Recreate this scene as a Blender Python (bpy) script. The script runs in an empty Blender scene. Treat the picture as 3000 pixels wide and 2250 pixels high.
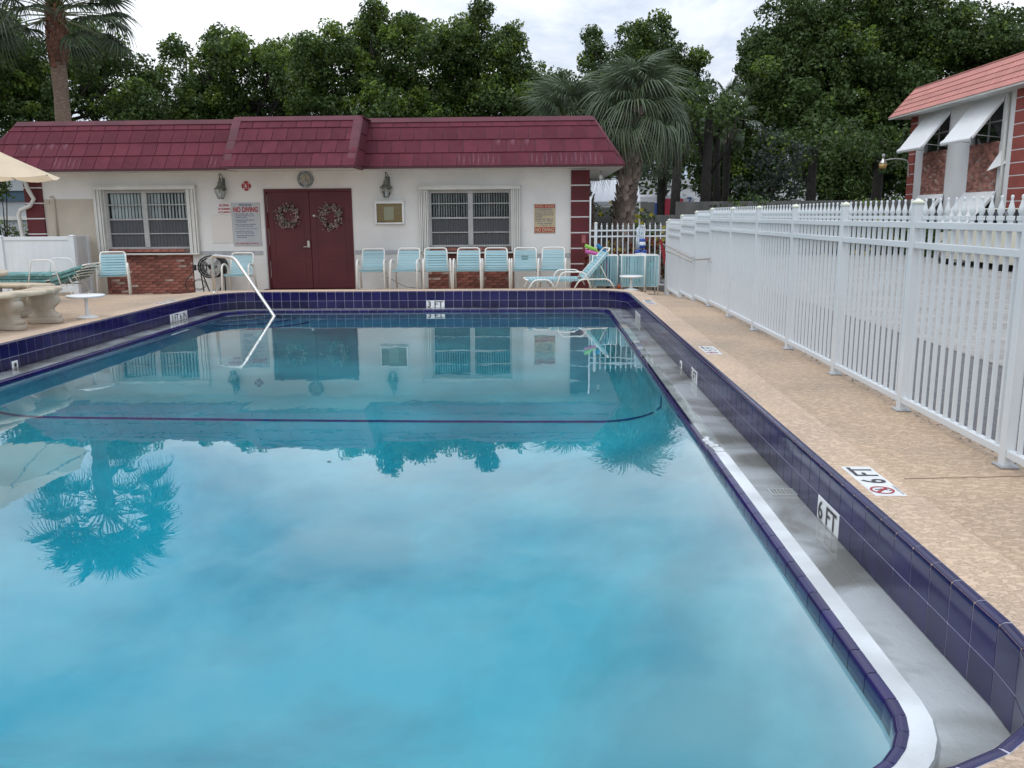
import bpy, math, random
import numpy as np
from math import sin, cos, pi, radians, sqrt, atan2
from mathutils import Vector, Matrix
random.seed(7); rng = np.random.default_rng(7)
SC = bpy.context.scene
COL = SC.collection

# ------------------------------------------------------------------ camera
H = 1.22
pitch, yaw, roll = radians(11.1), radians(1.97), radians(0.45)
fwd = Vector((-sin(yaw)*cos(pitch), cos(yaw)*cos(pitch), -sin(pitch)))
rgt = Vector((cos(yaw), sin(yaw), 0))
upv = rgt.cross(fwd)
r2 = rgt*cos(roll) - upv*sin(roll); u2 = upv*cos(roll) + rgt*sin(roll)
cam = bpy.data.cameras.new('camera'); camo = bpy.data.objects.new('camera', cam); COL.objects.link(camo)
m = Matrix((r2, u2, -fwd)).transposed().to_4x4(); m.translation = Vector((0, 0, H)); camo.matrix_world = m
cam.sensor_width = 36; cam.lens = 36*2515/3000; cam.clip_start = .05; cam.clip_end = 2000
SC.camera = camo

# ------------------------------------------------------------------ sky and light
SUN_EL, SUN_AZ = radians(56), radians(-30)
W = bpy.data.worlds.new("World"); SC.world = W; W.use_nodes = True
nt = W.node_tree; nt.nodes.clear()
def wn(t, **k):
    n = nt.nodes.new(t)
    for a, b in k.items(): setattr(n, a, b)
    return n
out = wn('ShaderNodeOutputWorld'); mix = wn('ShaderNodeMixShader')
sky = wn('ShaderNodeTexSky', sky_type='NISHITA', sun_disc=False, sun_elevation=SUN_EL, sun_rotation=SUN_AZ)
b1 = wn('ShaderNodeBackground'); b1.inputs[1].default_value = .12
b2 = wn('ShaderNodeBackground'); b2.inputs[1].default_value = 1.18
tc = wn('ShaderNodeTexCoord'); mp = wn('ShaderNodeMapping'); mp.inputs['Scale'].default_value = (1.3, 1.3, 3.4)
n1 = wn('ShaderNodeTexNoise'); n1.inputs['Scale'].default_value = 1.5; n1.inputs['Detail'].default_value = 7; n1.inputs['Roughness'].default_value = .62; n1.inputs['Distortion'].default_value = .35
cr = wn('ShaderNodeValToRGB')
cr.color_ramp.elements[0].position = .40; cr.color_ramp.elements[0].color = (.38, .46, .59, 1)
cr.color_ramp.elements[1].position = .62; cr.color_ramp.elements[1].color = (.93, .95, .98, 1)
e = cr.color_ramp.elements.new(.505); e.color = (.70, .75, .83, 1)
n2 = wn('ShaderNodeTexNoise'); n2.inputs['Scale'].default_value = 1.1; n2.inputs['Detail'].default_value = 4
cr2 = wn('ShaderNodeValToRGB'); cr2.color_ramp.elements[0].position = .35; cr2.color_ramp.elements[0].color = (.72, .72, .72, 1)
cr2.color_ramp.elements[1].position = .6; cr2.color_ramp.elements[1].color = (.97, .97, .97, 1)
L = nt.links.new
L(tc.outputs['Generated'], mp.inputs[0]); L(mp.outputs[0], n1.inputs[0]); L(mp.outputs[0], n2.inputs[0])
L(n1.outputs[0], cr.inputs[0]); L(cr.outputs[0], b2.inputs[0]); L(sky.outputs[0], b1.inputs[0])
sx = wn('ShaderNodeSeparateXYZ'); L(tc.outputs['Generated'], sx.inputs[0])
mr_ = wn('ShaderNodeMapRange'); mr_.inputs['From Min'].default_value = 0; mr_.inputs['From Max'].default_value = 1; mr_.inputs['To Min'].default_value = .75; mr_.inputs['To Max'].default_value = 1.75; L(sx.outputs[2], mr_.inputs['Value'])
vm_ = wn('ShaderNodeVectorMath', operation='SCALE'); L(cr.outputs[0], vm_.inputs[0]); L(mr_.outputs[0], vm_.inputs['Scale']); L(vm_.outputs[0], b2.inputs[0])
L(n2.outputs[0], cr2.inputs[0]); L(cr2.outputs[0], mix.inputs[0]); L(b1.outputs[0], mix.inputs[1]); L(b2.outputs[0], mix.inputs[2]); L(mix.outputs[0], out.inputs[0])
sl = bpy.data.lights.new('sun', 'SUN'); sl.energy = .5; sl.angle = radians(24); sl.color = (1, .96, .9)
so = bpy.data.objects.new('sun', sl); COL.objects.link(so)
sd = Vector((sin(SUN_AZ)*cos(SUN_EL), cos(SUN_AZ)*cos(SUN_EL)*-1, sin(SUN_EL)))
so.rotation_euler = sd.to_track_quat('Z', 'Y').to_euler(); so.location = (0, 0, 30)
vs = SC.view_settings; vs.view_transform = 'Standard'; vs.look = 'None'; vs.exposure = 0.26; vs.gamma = 1; vs.use_curve_mapping = False
SC.cycles.max_bounces = 8; SC.cycles.diffuse_bounces = 4; SC.cycles.transmission_bounces = 6; SC.cycles.transparent_max_bounces = 12
SC.cycles.use_denoising = True

# ------------------------------------------------------------------ materials
MATS = {}
def mat(name, col, rough=.6, var=0., vscale=3., bump=0., bscale=40., metal=0., spec=.5, col2=None, ramp=(.4, .6), island=0., transl=0., streak=False, coat=0., detail=5, bdetail=5, objrand=0., distort=0.):
    if name in MATS: return MATS[name]
    m = bpy.data.materials.new(name); m.use_nodes = True; MATS[name] = m
    t = m.node_tree; p = t.nodes['Principled BSDF']
    p.inputs['Roughness'].default_value = rough; p.inputs['Metallic'].default_value = metal
    p.inputs['Specular IOR Level'].default_value = spec
    if coat: p.inputs['Coat Weight'].default_value = coat; p.inputs['Coat Roughness'].default_value = .08
    tcn = t.nodes.new('ShaderNodeTexCoord')
    src = tcn.outputs['Object']
    if streak:
        mpp = t.nodes.new('ShaderNodeMapping'); mpp.inputs['Scale'].default_value = streak; t.links.new(src, mpp.inputs[0]); src2 = mpp.outputs[0]
    else: src2 = src
    c = tuple(col)+(1,)
    col_out = None
    if var or col2:
        nz = t.nodes.new('ShaderNodeTexNoise'); nz.inputs['Scale'].default_value = vscale; nz.inputs['Detail'].default_value = detail; nz.inputs['Distortion'].default_value = distort
        t.links.new(src2, nz.inputs[0])
        rp = t.nodes.new('ShaderNodeValToRGB'); rp.color_ramp.elements[0].position = ramp[0]; rp.color_ramp.elements[1].position = ramp[1]
        if col2: a, b = c, tuple(col2)+(1,)
        else: a = tuple(x*(1-var) for x in col)+(1,); b = tuple(min(1, x*(1+var)) for x in col)+(1,)
        rp.color_ramp.elements[0].color = a; rp.color_ramp.elements[1].color = b
        t.links.new(nz.outputs[0], rp.inputs[0]); col_out = rp.outputs[0]
    if island or objrand:
        if island:
            g = t.nodes.new('ShaderNodeNewGeometry'); rnd = g.outputs['Random Per Island']; amt = island
        else:
            g = t.nodes.new('ShaderNodeObjectInfo'); rnd = g.outputs['Random']; amt = objrand
        mr = t.nodes.new('ShaderNodeMapRange'); mr.inputs['To Min'].default_value = 1-amt; mr.inputs['To Max'].default_value = 1+amt
        t.links.new(rnd, mr.inputs['Value'])
        hs = t.nodes.new('ShaderNodeVectorMath'); hs.operation = 'SCALE'
        if col_out: t.links.new(col_out, hs.inputs[0])
        else: hs.inputs[0].default_value = col
        t.links.new(mr.outputs[0], hs.inputs['Scale']); col_out = hs.outputs[0]
    if col_out: t.links.new(col_out, p.inputs['Base Color'])
    else: p.inputs['Base Color'].default_value = c
    if bump:
        nb = t.nodes.new('ShaderNodeTexNoise'); nb.inputs['Scale'].default_value = bscale; nb.inputs['Detail'].default_value = bdetail
        t.links.new(src, nb.inputs[0]); bp = t.nodes.new('ShaderNodeBump'); bp.inputs['Strength'].default_value = bump; bp.inputs['Distance'].default_value = .01
        t.links.new(nb.outputs[0], bp.inputs['Height']); t.links.new(bp.outputs[0], p.inputs['Normal'])
    if transl:
        tr = t.nodes.new('ShaderNodeBsdfTranslucent'); ms = t.nodes.new('ShaderNodeMixShader'); ms.inputs[0].default_value = transl
        if col_out: t.links.new(col_out, tr.inputs[0])
        else: tr.inputs[0].default_value = c
        o = t.nodes['Material Output']; t.links.new(p.outputs[0], ms.inputs[1]); t.links.new(tr.outputs[0], ms.inputs[2]); t.links.new(ms.outputs[0], o.inputs[0])
    return m

def deck_mat(name, hi, lo, isl=9., tint=(1, 1, 1)):
    m = bpy.data.materials.new(name); m.use_nodes = True; t = m.node_tree; p = t.nodes['Principled BSDF']
    p.inputs['Roughness'].default_value = .75
    N = t.nodes.new; K = t.links.new
    tcn = N('ShaderNodeTexCoord'); mp = N('ShaderNodeMapping'); mp.inputs['Scale'].default_value = (.75, 1.2, 1); K(tcn.outputs['Object'], mp.inputs[0])
    a = N('ShaderNodeTexNoise'); a.inputs['Scale'].default_value = isl; a.inputs['Detail'].default_value = 9; a.inputs['Roughness'].default_value = .68; a.inputs['Distortion'].default_value = .35
    K(mp.outputs[0], a.inputs[0])
    r = N('ShaderNodeValToRGB'); r.color_ramp.elements[0].position = .475; r.color_ramp.elements[1].position = .515; K(a.outputs[0], r.inputs[0])
    big = N('ShaderNodeTexNoise'); big.inputs['Scale'].default_value = .8; big.inputs['Detail'].default_value = 5; K(tcn.outputs['Object'], big.inputs[0])
    rb = N('ShaderNodeValToRGB'); rb.color_ramp.elements[0].position = .3; rb.color_ramp.elements[0].color = (.72, .75, .79, 1); rb.color_ramp.elements[1].position = .65; rb.color_ramp.elements[1].color = (1.05, 1.03, 1, 1); K(big.outputs[0], rb.inputs[0])
    fine = N('ShaderNodeTexNoise'); fine.inputs['Scale'].default_value = 90; fine.inputs['Detail'].default_value = 4; K(tcn.outputs['Object'], fine.inputs[0])
    rf = N('ShaderNodeMapRange'); rf.inputs['To Min'].default_value = .78; rf.inputs['To Max'].default_value = 1.2; K(fine.outputs[0], rf.inputs[0])
    mx = N('ShaderNodeMix'); mx.data_type = 'RGBA'; mx.inputs['A'].default_value = (*lo, 1); mx.inputs['B'].default_value = (*hi, 1); K(r.outputs[0], mx.inputs['Factor'])
    mm = N('ShaderNodeMix'); mm.data_type = 'RGBA'; mm.blend_type = 'MULTIPLY'; mm.inputs['Factor'].default_value = 1; K(mx.outputs['Result'], mm.inputs['A']); K(rb.outputs[0], mm.inputs['B'])
    vm = N('ShaderNodeVectorMath'); vm.operation = 'SCALE'; K(mm.outputs['Result'], vm.inputs[0]); K(rf.outputs[0], vm.inputs['Scale'])
    K(vm.outputs[0], p.inputs['Base Color'])
    bp = N('ShaderNodeBump'); bp.inputs['Strength'].default_value = .6; bp.inputs['Distance'].default_value = .006; K(r.outputs[0], bp.inputs['Height'])
    b2_ = N('ShaderNodeBump'); b2_.inputs['Strength'].default_value = .25; b2_.inputs['Distance'].default_value = .004; K(fine.outputs[0], b2_.inputs['Height']); K(bp.outputs[0], b2_.inputs['Normal'])
    K(b2_.outputs[0], p.inputs['Normal'])
    MATS[name] = m; return m

M = dict(
 deck=deck_mat('deck_texture', (.555, .41, .285), (.46, .335, .228), 30),
 band=deck_mat('coping_texture', (.635, .475, .34), (.53, .39, .275), 32),
 ground=mat('soil', (.10, .09, .06), .9, .3, 2, .3, 20),
 bed=mat('bed_soil', (.07, .055, .035), .95, .35, 5, .5, 30),
 lot_c=mat('concrete_paving', (.27, .26, .24), .85, .10, 1.2, .25, 60),
 lot_a=mat('asphalt', (.13, .13, .13), .9, .2, 30, .5, 160),
 tile=mat('blue_tile', (.009, .006, .060), .10, .25, .9, .03, 8, spec=.42, objrand=.22),
 tile_wet=mat('blue_tile_damp', (.013, .010, .050), .2, .35, 2.5, .05, 14, spec=.42, objrand=.2),
 tile_j=mat('blue_tile_joined', (.013, .009, .058), .12, .25, .9, .03, 8, spec=.6, island=.22),
 grout=mat('grout', (.42, .42, .49), .8, .1, 30),
 plaster_g=mat('gutter_plaster', (.27, .255, .23), .45, col2=(.60, .61, .62), vscale=1.5, ramp=(.37, .56), bump=.5, bscale=45, detail=12, distort=1.3),
 plaster_w=mat('rim_plaster', (.60, .63, .64), .6, .17, 2.2, .2, 90),
 plaster_d=mat('lip_plaster', (.40, .41, .40), .5, .25, 3, .15, 60),
 plaster_p=mat('pool_plaster', (.70, .84, .89), .6, .16, .9, .1, 20),
 white_mark=mat('white_marker', (.74, .75, .74), .3, .05, 12),
 black=mat('black_print', (.025, .025, .03), .4),
 red_print=mat('red_print', (.36, .018, .028), .5),
 blue_print=mat('navy_print', (.04, .06, .18), .5),
 wall=mat('painted_stucco', (.73, .725, .70), .8, .06, .9, .35, 70),
 wall_tan=mat('tan_stucco', (.50, .45, .37), .85, .05, 2, .3, 70),
 band_grey=mat('grey_trim', (.40, .41, .42), .7, .1, 6),
 maroon=mat('maroon_paint', (.095, .011, .015), .5, .12, 1.5, .08, 30),
 maroon_b=mat('maroon_block', (.105, .014, .018), .7, .12, 4, .2, 50),
 joint=mat('white_joint', (.68, .66, .66), .8),
 shingle=mat('maroon_shingle', (.113, .024, .037), .8, spec=.2, var=.10, vscale=3, bump=.25, bscale=120, objrand=.13),
 shingle_s=mat('streaked_shingle', (.108, .024, .036), .8, spec=.2, col2=(.24, .13, .17), vscale=9, ramp=(.52, .8), bump=.25, bscale=120, streak=(2.2, .3, .3), objrand=.1),
 shtrim=mat('maroon_trim', (.102, .022, .034), .7, .18, 1.5, .1, 60),
 dripedge=mat('drip_edge', (.06, .012, .018), .5),
 soffit=mat('soffit', (.62, .62, .60), .8, .05, 3),
 brick=mat('red_brick', (.27, .10, .075), .85, .25, 14, .5, 60, objrand=.35),
 brick_p=mat('pale_brick', (.42, .29, .24), .85, .2, 18, .5, 60, objrand=.2),
 brick_j=mat('far_brick', (.34, .155, .12), .85, .2, 5, .3, 60, island=.4),
 mortar=mat('mortar', (.16, .115, .10), .9, .2, 12),
 mortar_f=mat('far_mortar', (.33, .22, .2), .9, .1, 12),
 alu=mat('white_aluminium', (.62, .62, .58), .5, .06, 3),
 alu_g=mat('grey_aluminium', (.42, .42, .41), .45, .08, 3),
 vane=mat('blind_vane', (.74, .74, .69), .8, objrand=.12),
 screen=mat('insect_screen', (.10, .105, .12), .8),
 dark=mat('dark_room', (.012, .012, .014), .9),
 cork=mat('cork', (.40, .27, .12), .9, .15, 30),
 paper=mat('paper', (.55, .49, .32), .9),
 sign_grey=mat('sign_grey', (.42, .44, .45), .6, .04, 3),
 cream_sign=mat('sign_cream', (.50, .42, .26), .6, .05, 6),
 patch=mat('faded_patch', (.66, .63, .585), .85),
 bronze=mat('verdigris_metal', (.15, .16, .14), .6, .3, 30, metal=.1),
 steel=mat('brushed_steel', (.62, .60, .56), .28, .08, 6, metal=.85),
 tube=mat('white_frame', (.78, .77, .72), .4, .05, 5),
 strap=mat('pale_blue_strap', (.28, .475, .52), .45, .06, 3, objrand=.1),
 strap_g=mat('teal_strap', (.13, .32, .32), .45, .1, 3, objrand=.2),
 plastic=mat('white_plastic', (.74, .75, .74), .4, .03, 4),
 vinyl=mat('white_vinyl', (.70, .73, .74), .42, .03, 2),
 vinyl_cap=mat('aged_cap', (.68, .68, .55), .5, .06, 10),
 fence=mat('white_fence_paint', (.62, .645, .655), .38, .03, 1.5),
 cream=mat('canvas', (.80, .68, .50), .8, .04, 3, transl=.35),
 stone=mat('cast_stone', (.50, .42, .31), .9, .22, 6, .7, 35),
 stone_d=mat('weathered_cast_stone', (.47, .41, .33), .9, col2=(.36, .31, .24), vscale=5, ramp=(.35, .65), bump=.8, bscale=28),
 rubber=mat('black_rubber', (.02, .02, .02), .6),
 foam_g=mat('green_foam', (.26, .50, .08), .8), foam_p=mat('pink_foam', (.50, .10, .30), .8), foam_b=mat('blue_foam', (.02, .17, .36), .8), foam_t=mat('teal_foam', (.08, .42, .36), .8),
 royal=mat('royal_blue', (.02, .06, .30), .4), float_w=mat('float_white', (.8, .8, .82), .5),
 rope=mat('rope', (.42, .50, .56), .8, .3, 40), paddle=mat('red_paddle', (.24, .015, .02), .4), wood=mat('grey_pole', (.36, .33, .29), .7, .15, 10),
 orange=mat('orange_ball', (.5, .09, .03), .5),
 coral=mat('coral_shingle', (.50, .20, .165), .7, .08, 3, .1, 60, objrand=.08), coral_b=mat('coral_trim', (.42, .15, .125), .7),
 rust_b=mat('rust_block', (.30, .07, .055), .75, .08, 3),
 awning=mat('white_awning', (.78, .79, .79), .5, .02, 2),
 trunk=mat('bark', (.018, .015, .012), .9, .3, 6, .8, 25),
 palmtrunk=mat('palm_bark', (.20, .145, .105), .9, .3, 9, .9, 30, streak=(1, 1, 6)),
 boot=mat('palm_boot', (.22, .175, .145), .85, .3, 8, .5, 40, objrand=.35),
 boot_r=mat('palm_fibre', (.14, .065, .04), .9, .3, 14, .8, 40, objrand=.3),
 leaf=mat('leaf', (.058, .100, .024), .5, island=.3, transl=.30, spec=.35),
 leaf_l=mat('young_lit_leaf', (.150, .228, .032), .5, island=.25, transl=.40, spec=.35),  # young growth; its pale colour also carries the painted highlights on crown tops
 leaf_b=mat('bluish_leaf', (.045, .062, .048), .55, island=.4, transl=.25, spec=.3),
 leaf_r=mat('red_leaf', (.12, .022, .012), .5, island=.6, transl=.3), leaf_y=mat('yellow_leaf', (.20, .16, .02), .5, island=.5, transl=.3),
 flower=mat('yellow_flower', (.62, .52, .05), .6, transl=.2),
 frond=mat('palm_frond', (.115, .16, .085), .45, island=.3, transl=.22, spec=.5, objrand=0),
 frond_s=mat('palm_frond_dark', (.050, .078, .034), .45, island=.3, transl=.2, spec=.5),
 petiole=mat('petiole', (.12, .13, .05), .5),
 cmu=mat('concrete_wall', (.095, .095, .092), .9, col2=(.15, .15, .145), vscale=1.6, ramp=(.35, .65), bump=.3, bscale=40, streak=(1.5, 1, .35)),
 tent=mat('tent_fabric', (.84, .86, .90), .7, .02, 2, transl=.35),
 busw=mat('bus_white', (.6, .62, .64), .35), busb=mat('bus_blue', (.03, .08, .30), .35), busr=mat('bus_red', (.50, .05, .08), .35),
 house_g=mat('grey_house', (.38, .41, .42), .85, .08, 2, .2, 40), house_t=mat('house_band', (.05, .10, .14), .6),
 car=mat('cream_car', (.66, .63, .52), .25, coat=.6), lamp_glass=mat('amber_glass', (.45, .30, .10), .25), taill=mat('tail_light', (.35, .01, .01), .2),
)
def glass_mat(name, tint=(.9, .93, .94), refl=1.0):
    m = bpy.data.materials.new(name); m.use_nodes = True; t = m.node_tree; t.nodes.remove(t.nodes['Principled BSDF'])
    f = t.nodes.new('ShaderNodeFresnel'); f.inputs[0].default_value = 1.28
    tr = t.nodes.new('ShaderNodeBsdfTransparent'); tr.inputs[0].default_value = (*tint, 1)
    gl = t.nodes.new('ShaderNodeBsdfGlossy'); gl.inputs['Roughness'].default_value = .02
    mx = t.nodes.new('ShaderNodeMixShader'); o = t.nodes['Material Output']
    t.links.new(f.outputs[0], mx.inputs[0]); t.links.new(tr.outputs[0], mx.inputs[1]); t.links.new(gl.outputs[0], mx.inputs[2]); t.links.new(mx.outputs[0], o.inputs[0])
    MATS[name] = m; return m
M['glass'] = glass_mat('window_glass'); M['glass_s'] = glass_mat('screened_glass', (.72, .73, .75))
_t = M['glass_s'].node_tree; _d = _t.nodes.new('ShaderNodeBsdfDiffuse'); _d.inputs[0].default_value = (.20, .205, .22, 1); _m = _t.nodes.new('ShaderNodeMixShader'); _m.inputs[0].default_value = .38
_p = [n for n in _t.nodes if n.type == 'MIX_SHADER' and n != _m][0]; _t.links.new(_p.outputs[0], _m.inputs[1]); _t.links.new(_d.outputs[0], _m.inputs[2]); _t.links.new(_m.outputs[0], _t.nodes['Material Output'].inputs[0])
def water_mat(name, volume=True, bump=.012):
    m = bpy.data.materials.new(name); m.use_nodes = True; t = m.node_tree; t.nodes.remove(t.nodes['Principled BSDF'])
    N = t.nodes.new; K = t.links.new; o = t.nodes['Material Output']
    tcn = N('ShaderNodeTexCoord'); mp = N('ShaderNodeMapping'); mp.inputs['Scale'].default_value = (1, .7, 1); K(tcn.outputs['Object'], mp.inputs[0])
    nz = N('ShaderNodeTexNoise'); nz.inputs['Scale'].default_value = 3.5; nz.inputs['Detail'].default_value = 3; nz.inputs['Roughness'].default_value = .45; K(mp.outputs[0], nz.inputs[0])
    bp = N('ShaderNodeBump'); bp.inputs['Strength'].default_value = 1; bp.inputs['Distance'].default_value = bump*.07; K(nz.outputs[0], bp.inputs['Height'])
    fr = N('ShaderNodeFresnel'); fr.inputs[0].default_value = 1.333 if volume else 1.36; K(bp.outputs[0], fr.inputs['Normal'])
    gl = N('ShaderNodeBsdfGlossy'); gl.inputs['Roughness'].default_value = 0.0; K(bp.outputs[0], gl.inputs['Normal'])
    if volume:
        rf = N('ShaderNodeBsdfRefraction'); rf.inputs['IOR'].default_value = 1.333; rf.inputs['Roughness'].default_value = 0; K(bp.outputs[0], rf.inputs['Normal'])
        va = N('ShaderNodeVolumeAbsorption'); va.inputs['Color'].default_value = (0, .80, .865, 1); va.inputs['Density'].default_value = .88; K(va.outputs[0], o.inputs['Volume'])
    else:
        rf = N('ShaderNodeBsdfTransparent'); rf.inputs[0].default_value = (.93, .96, .97, 1)
    fm_ = N('ShaderNodeMath'); fm_.operation = 'MULTIPLY'; fm_.use_clamp = True; fm_.inputs[1].default_value = 1.75 if volume else 1.0; K(fr.outputs[0], fm_.inputs[0])
    mx = N('ShaderNodeMixShader'); K(fm_.outputs[0], mx.inputs[0]); K(rf.outputs[0], mx.inputs[1]); K(gl.outputs[0], mx.inputs[2]); K(mx.outputs[0], o.inputs[0])
    MATS[name] = m; return m
M['water'] = water_mat('pool_water'); M['film'] = water_mat('gutter_water', False, .02)

# ------------------------------------------------------------------ helpers
def link(o, parent=None):
    COL.objects.link(o)
    if parent: o.parent = parent
    return o
def tag(o, label=None, cat=None, group=None, kind=None):
    if label: o['label'] = label
    if cat: o['category'] = cat
    if group: o['group'] = group
    if kind: o['kind'] = kind
    return o
def thing(name, label, cat, loc=(0, 0, 0), rz=0, group=None):
    o = bpy.data.objects.new(name, None); o.location = loc; o.rotation_euler = (0, 0, rz); o.empty_display_size = .1
    COL.objects.link(o); return tag(o, label, cat, group)
def ploc(parent):
    v = Vector((0, 0, 0)); p = parent
    while p: v += p.location; p = p.parent
    return v
class MB:
    def __init__(s): s.v = []; s.f = []; s.mi = []; s.sm = []; s.m = 0
    def add(s, vs, fs, smooth=False):
        b = len(s.v); s.v += [tuple(x) for x in vs]; s.f += [tuple(i+b for i in f) for f in fs]; s.mi += [s.m]*len(fs); s.sm += [smooth]*len(fs); return s
    def box(s, x0, x1, y0, y1, z0, z1):
        return s.add([(x0,y0,z0),(x1,y0,z0),(x1,y1,z0),(x0,y1,z0),(x0,y0,z1),(x1,y0,z1),(x1,y1,z1),(x0,y1,z1)],
                     [(0,3,2,1),(4,5,6,7),(0,1,5,4),(1,2,6,5),(2,3,7,6),(3,0,4,7)])
    def bbox(s, x0, x1, y0, y1, z0, z1, b=.004):
        # box with chamfered vertical and horizontal edges (cheap bevel)
        xs, ys, zs = (x0, x1), (y0, y1), (z0, z1); V = []; idx = {}
        for i in range(2):
            for j in range(2):
                for k in range(2):
                    sx, sy, sz = (b, -b)[i], (b, -b)[j], (b, -b)[k]
                    for a, p in enumerate(((xs[i], ys[j]+sy, zs[k]+sz), (xs[i]+sx, ys[j], zs[k]+sz), (xs[i]+sx, ys[j]+sy, zs[k]))):
                        idx[(i, j, k, a)] = len(V); V.append(p)
        F = []
        g = lambda *q: idx[q]
        for i in range(2): F.append(tuple(g(i, j, k, 0) for j, k in ((0,0),(1,0),(1,1),(0,1))))
        for j in range(2): F.append(tuple(g(i, j, k, 1) for i, k in ((0,0),(1,0),(1,1),(0,1))))
        for k in range(2): F.append(tuple(g(i, j, k, 2) for i, j in ((0,0),(1,0),(1,1),(0,1))))
        for i in range(2):
            for j in range(2): F.append((g(i,j,0,0), g(i,j,1,0), g(i,j,1,1), g(i,j,0,1)))
        for i in range(2):
            for k in range(2): F.append((g(i,0,k,0), g(i,1,k,0), g(i,1,k,2), g(i,0,k,2)))
        for j in range(2):
            for k in range(2): F.append((g(0,j,k,1), g(1,j,k,1), g(1,j,k,2), g(0,j,k,2)))
        for i in range(2):
            for j in range(2):
                for k in range(2): F.append((g(i,j,k,0), g(i,j,k,1), g(i,j,k,2)))
        return s.add(V, F)
    def tube(s, pts, r, n=8, cap=True, closed=False):
        P = [Vector(p) for p in pts]; R = r if isinstance(r, (list, tuple)) else [r]*len(P); V = []; F = []
        t0 = (P[1]-P[0]).normalized(); a = Vector((0, 0, 1)) if abs(t0.z) < .9 else Vector((1, 0, 0)); u = t0.cross(a).normalized()
        N = len(P)
        for i, p in enumerate(P):
            if closed: t = (P[(i+1) % N]-P[i-1]).normalized()
            else: t = (P[min(i+1, N-1)]-P[max(i-1, 0)]).normalized()
            u = (u - t*u.dot(t)).normalized(); w = t.cross(u)
            for k in range(n):
                an = 2*pi*k/n; V.append(p + (u*cos(an)+w*sin(an))*R[i])
        for i in range(N if closed else N-1):
            j = (i+1) % N
            for k in range(n): F.append((i*n+k, i*n+(k+1) % n, j*n+(k+1) % n, j*n+k))
        if cap and not closed: F += [tuple(range(n-1, -1, -1)), tuple((N-1)*n+k for k in range(n))]
        return s.add(V, F, True)
    def lathe(s, prof, c=(0, 0, 0), n=20, smooth=True, sx=1, sy=1):
        V = []; F = []
        for r, z in prof:
            for k in range(n): V.append((c[0]+sx*r*cos(2*pi*k/n), c[1]+sy*r*sin(2*pi*k/n), c[2]+z))
        for i in range(len(prof)-1):
            for k in range(n): F.append((i*n+k, i*n+(k+1) % n, (i+1)*n+(k+1) % n, (i+1)*n+k))
        F += [tuple(range(n-1, -1, -1)), tuple((len(prof)-1)*n+k for k in range(n))]
        return s.add(V, F, smooth)
    def prism(s, poly, h0, h1, ax='z'):
        # polygon extruded along an axis
        n = len(poly)
        def P(a, b, h): return (a, b, h) if ax == 'z' else ((a, h, b) if ax == 'y' else (h, a, b))
        V = [P(a, b, h0) for a, b in poly]+[P(a, b, h1) for a, b in poly]
        return s.add(V, [tuple(range(n-1, -1, -1)), tuple(range(n, 2*n))]+[(i, (i+1) % n, n+(i+1) % n, n+i) for i in range(n)])
    def quad(s, a, b, c, d): return s.add([a, b, c, d], [(0, 1, 2, 3)])
    def slab(s, a, b, c, d, th):
        # thick quad, offset along -normal
        a, b, c, d = map(Vector, (a, b, c, d)); n = (b-a).cross(d-a).normalized()*th
        return s.add([a, b, c, d, a-n, b-n, c-n, d-n], [(0,1,2,3),(7,6,5,4),(0,4,5,1),(1,5,6,2),(2,6,7,3),(3,7,4,0)])
    def mesh(s, name, mats):
        me = bpy.data.meshes.new(name); me.from_pydata([tuple(v) for v in s.v], [], s.f)
        for x in (mats if isinstance(mats, (list, tuple)) else [mats]): me.materials.append(x)
        me.polygons.foreach_set('material_index', s.mi); me.polygons.foreach_set('use_smooth', s.sm); me.update()
        return me
    def build(s, name, mats, parent=None, world=True):
        if parent and world:
            o = ploc(parent); s.v = [(v[0]-o.x, v[1]-o.y, v[2]-o.z) for v in s.v]
        me = s.mesh(name, mats); bm_fix(me)
        return link(bpy.data.objects.new(name, me), parent)
import bmesh
def bm_fix(me):
    if len(me.polygons) > 20000: return
    b = bmesh.new(); b.from_mesh(me); bmesh.ops.recalc_face_normals(b, faces=b.faces); b.to_mesh(me); b.free()
def inst(name, me, parent, loc=(0, 0, 0), rot=None, scale=None):
    o = bpy.data.objects.new(name, me); o.location = loc
    if rot: o.rotation_euler = rot
    if scale: o.scale = scale
    return link(o, parent)
def kids(o): return [c for c in o.children]
def copy_tree(o, parent=None):
    c = o.copy(); COL.objects.link(c); c.parent = parent
    for ch in list(o.children): copy_tree(ch, c)
    return c
def text(s, center, right, up, h, mt, parent=None, width=None, name='lettering', bold=.012, line=1.0, align='CENTER', depth=.0015):
    cu = bpy.data.curves.new('t', 'FONT'); cu.body = s; cu.align_x = align; cu.offset = bold; cu.extrude = 0; cu.space_line = line; cu.resolution_u = 3
    o = bpy.data.objects.new('t', cu); COL.objects.link(o)
    dg = bpy.context.evaluated_depsgraph_get(); dg.update(); me = bpy.data.meshes.new_from_object(o.evaluated_get(dg)); bpy.data.objects.remove(o)
    co = np.array([v.co[:] for v in me.vertices]); x0, x1 = co[:, 0].min(), co[:, 0].max(); y0, y1 = co[:, 1].min(), co[:, 1].max()
    R_, U = Vector(right).normalized(), Vector(up).normalized(); Nn = R_.cross(U)
    sy = h/(y1-y0); sx = (width/(x1-x0)) if width else sy
    cx = (x0+x1)/2 if align == 'CENTER' else x0
    c = Vector(center) - (ploc(parent) if parent else Vector())
    for v in me.vertices:
        v.co = c + R_*(v.co.x-cx)*sx + U*(v.co.y-(y0+y1)/2)*sy + Nn*depth
    me.materials.clear(); me.materials.append(mt)
    return link(bpy.data.objects.new(name, me), parent)

WZ = -.303          # pool water level
GWZ = -.262        # water level in the gutter
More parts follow.
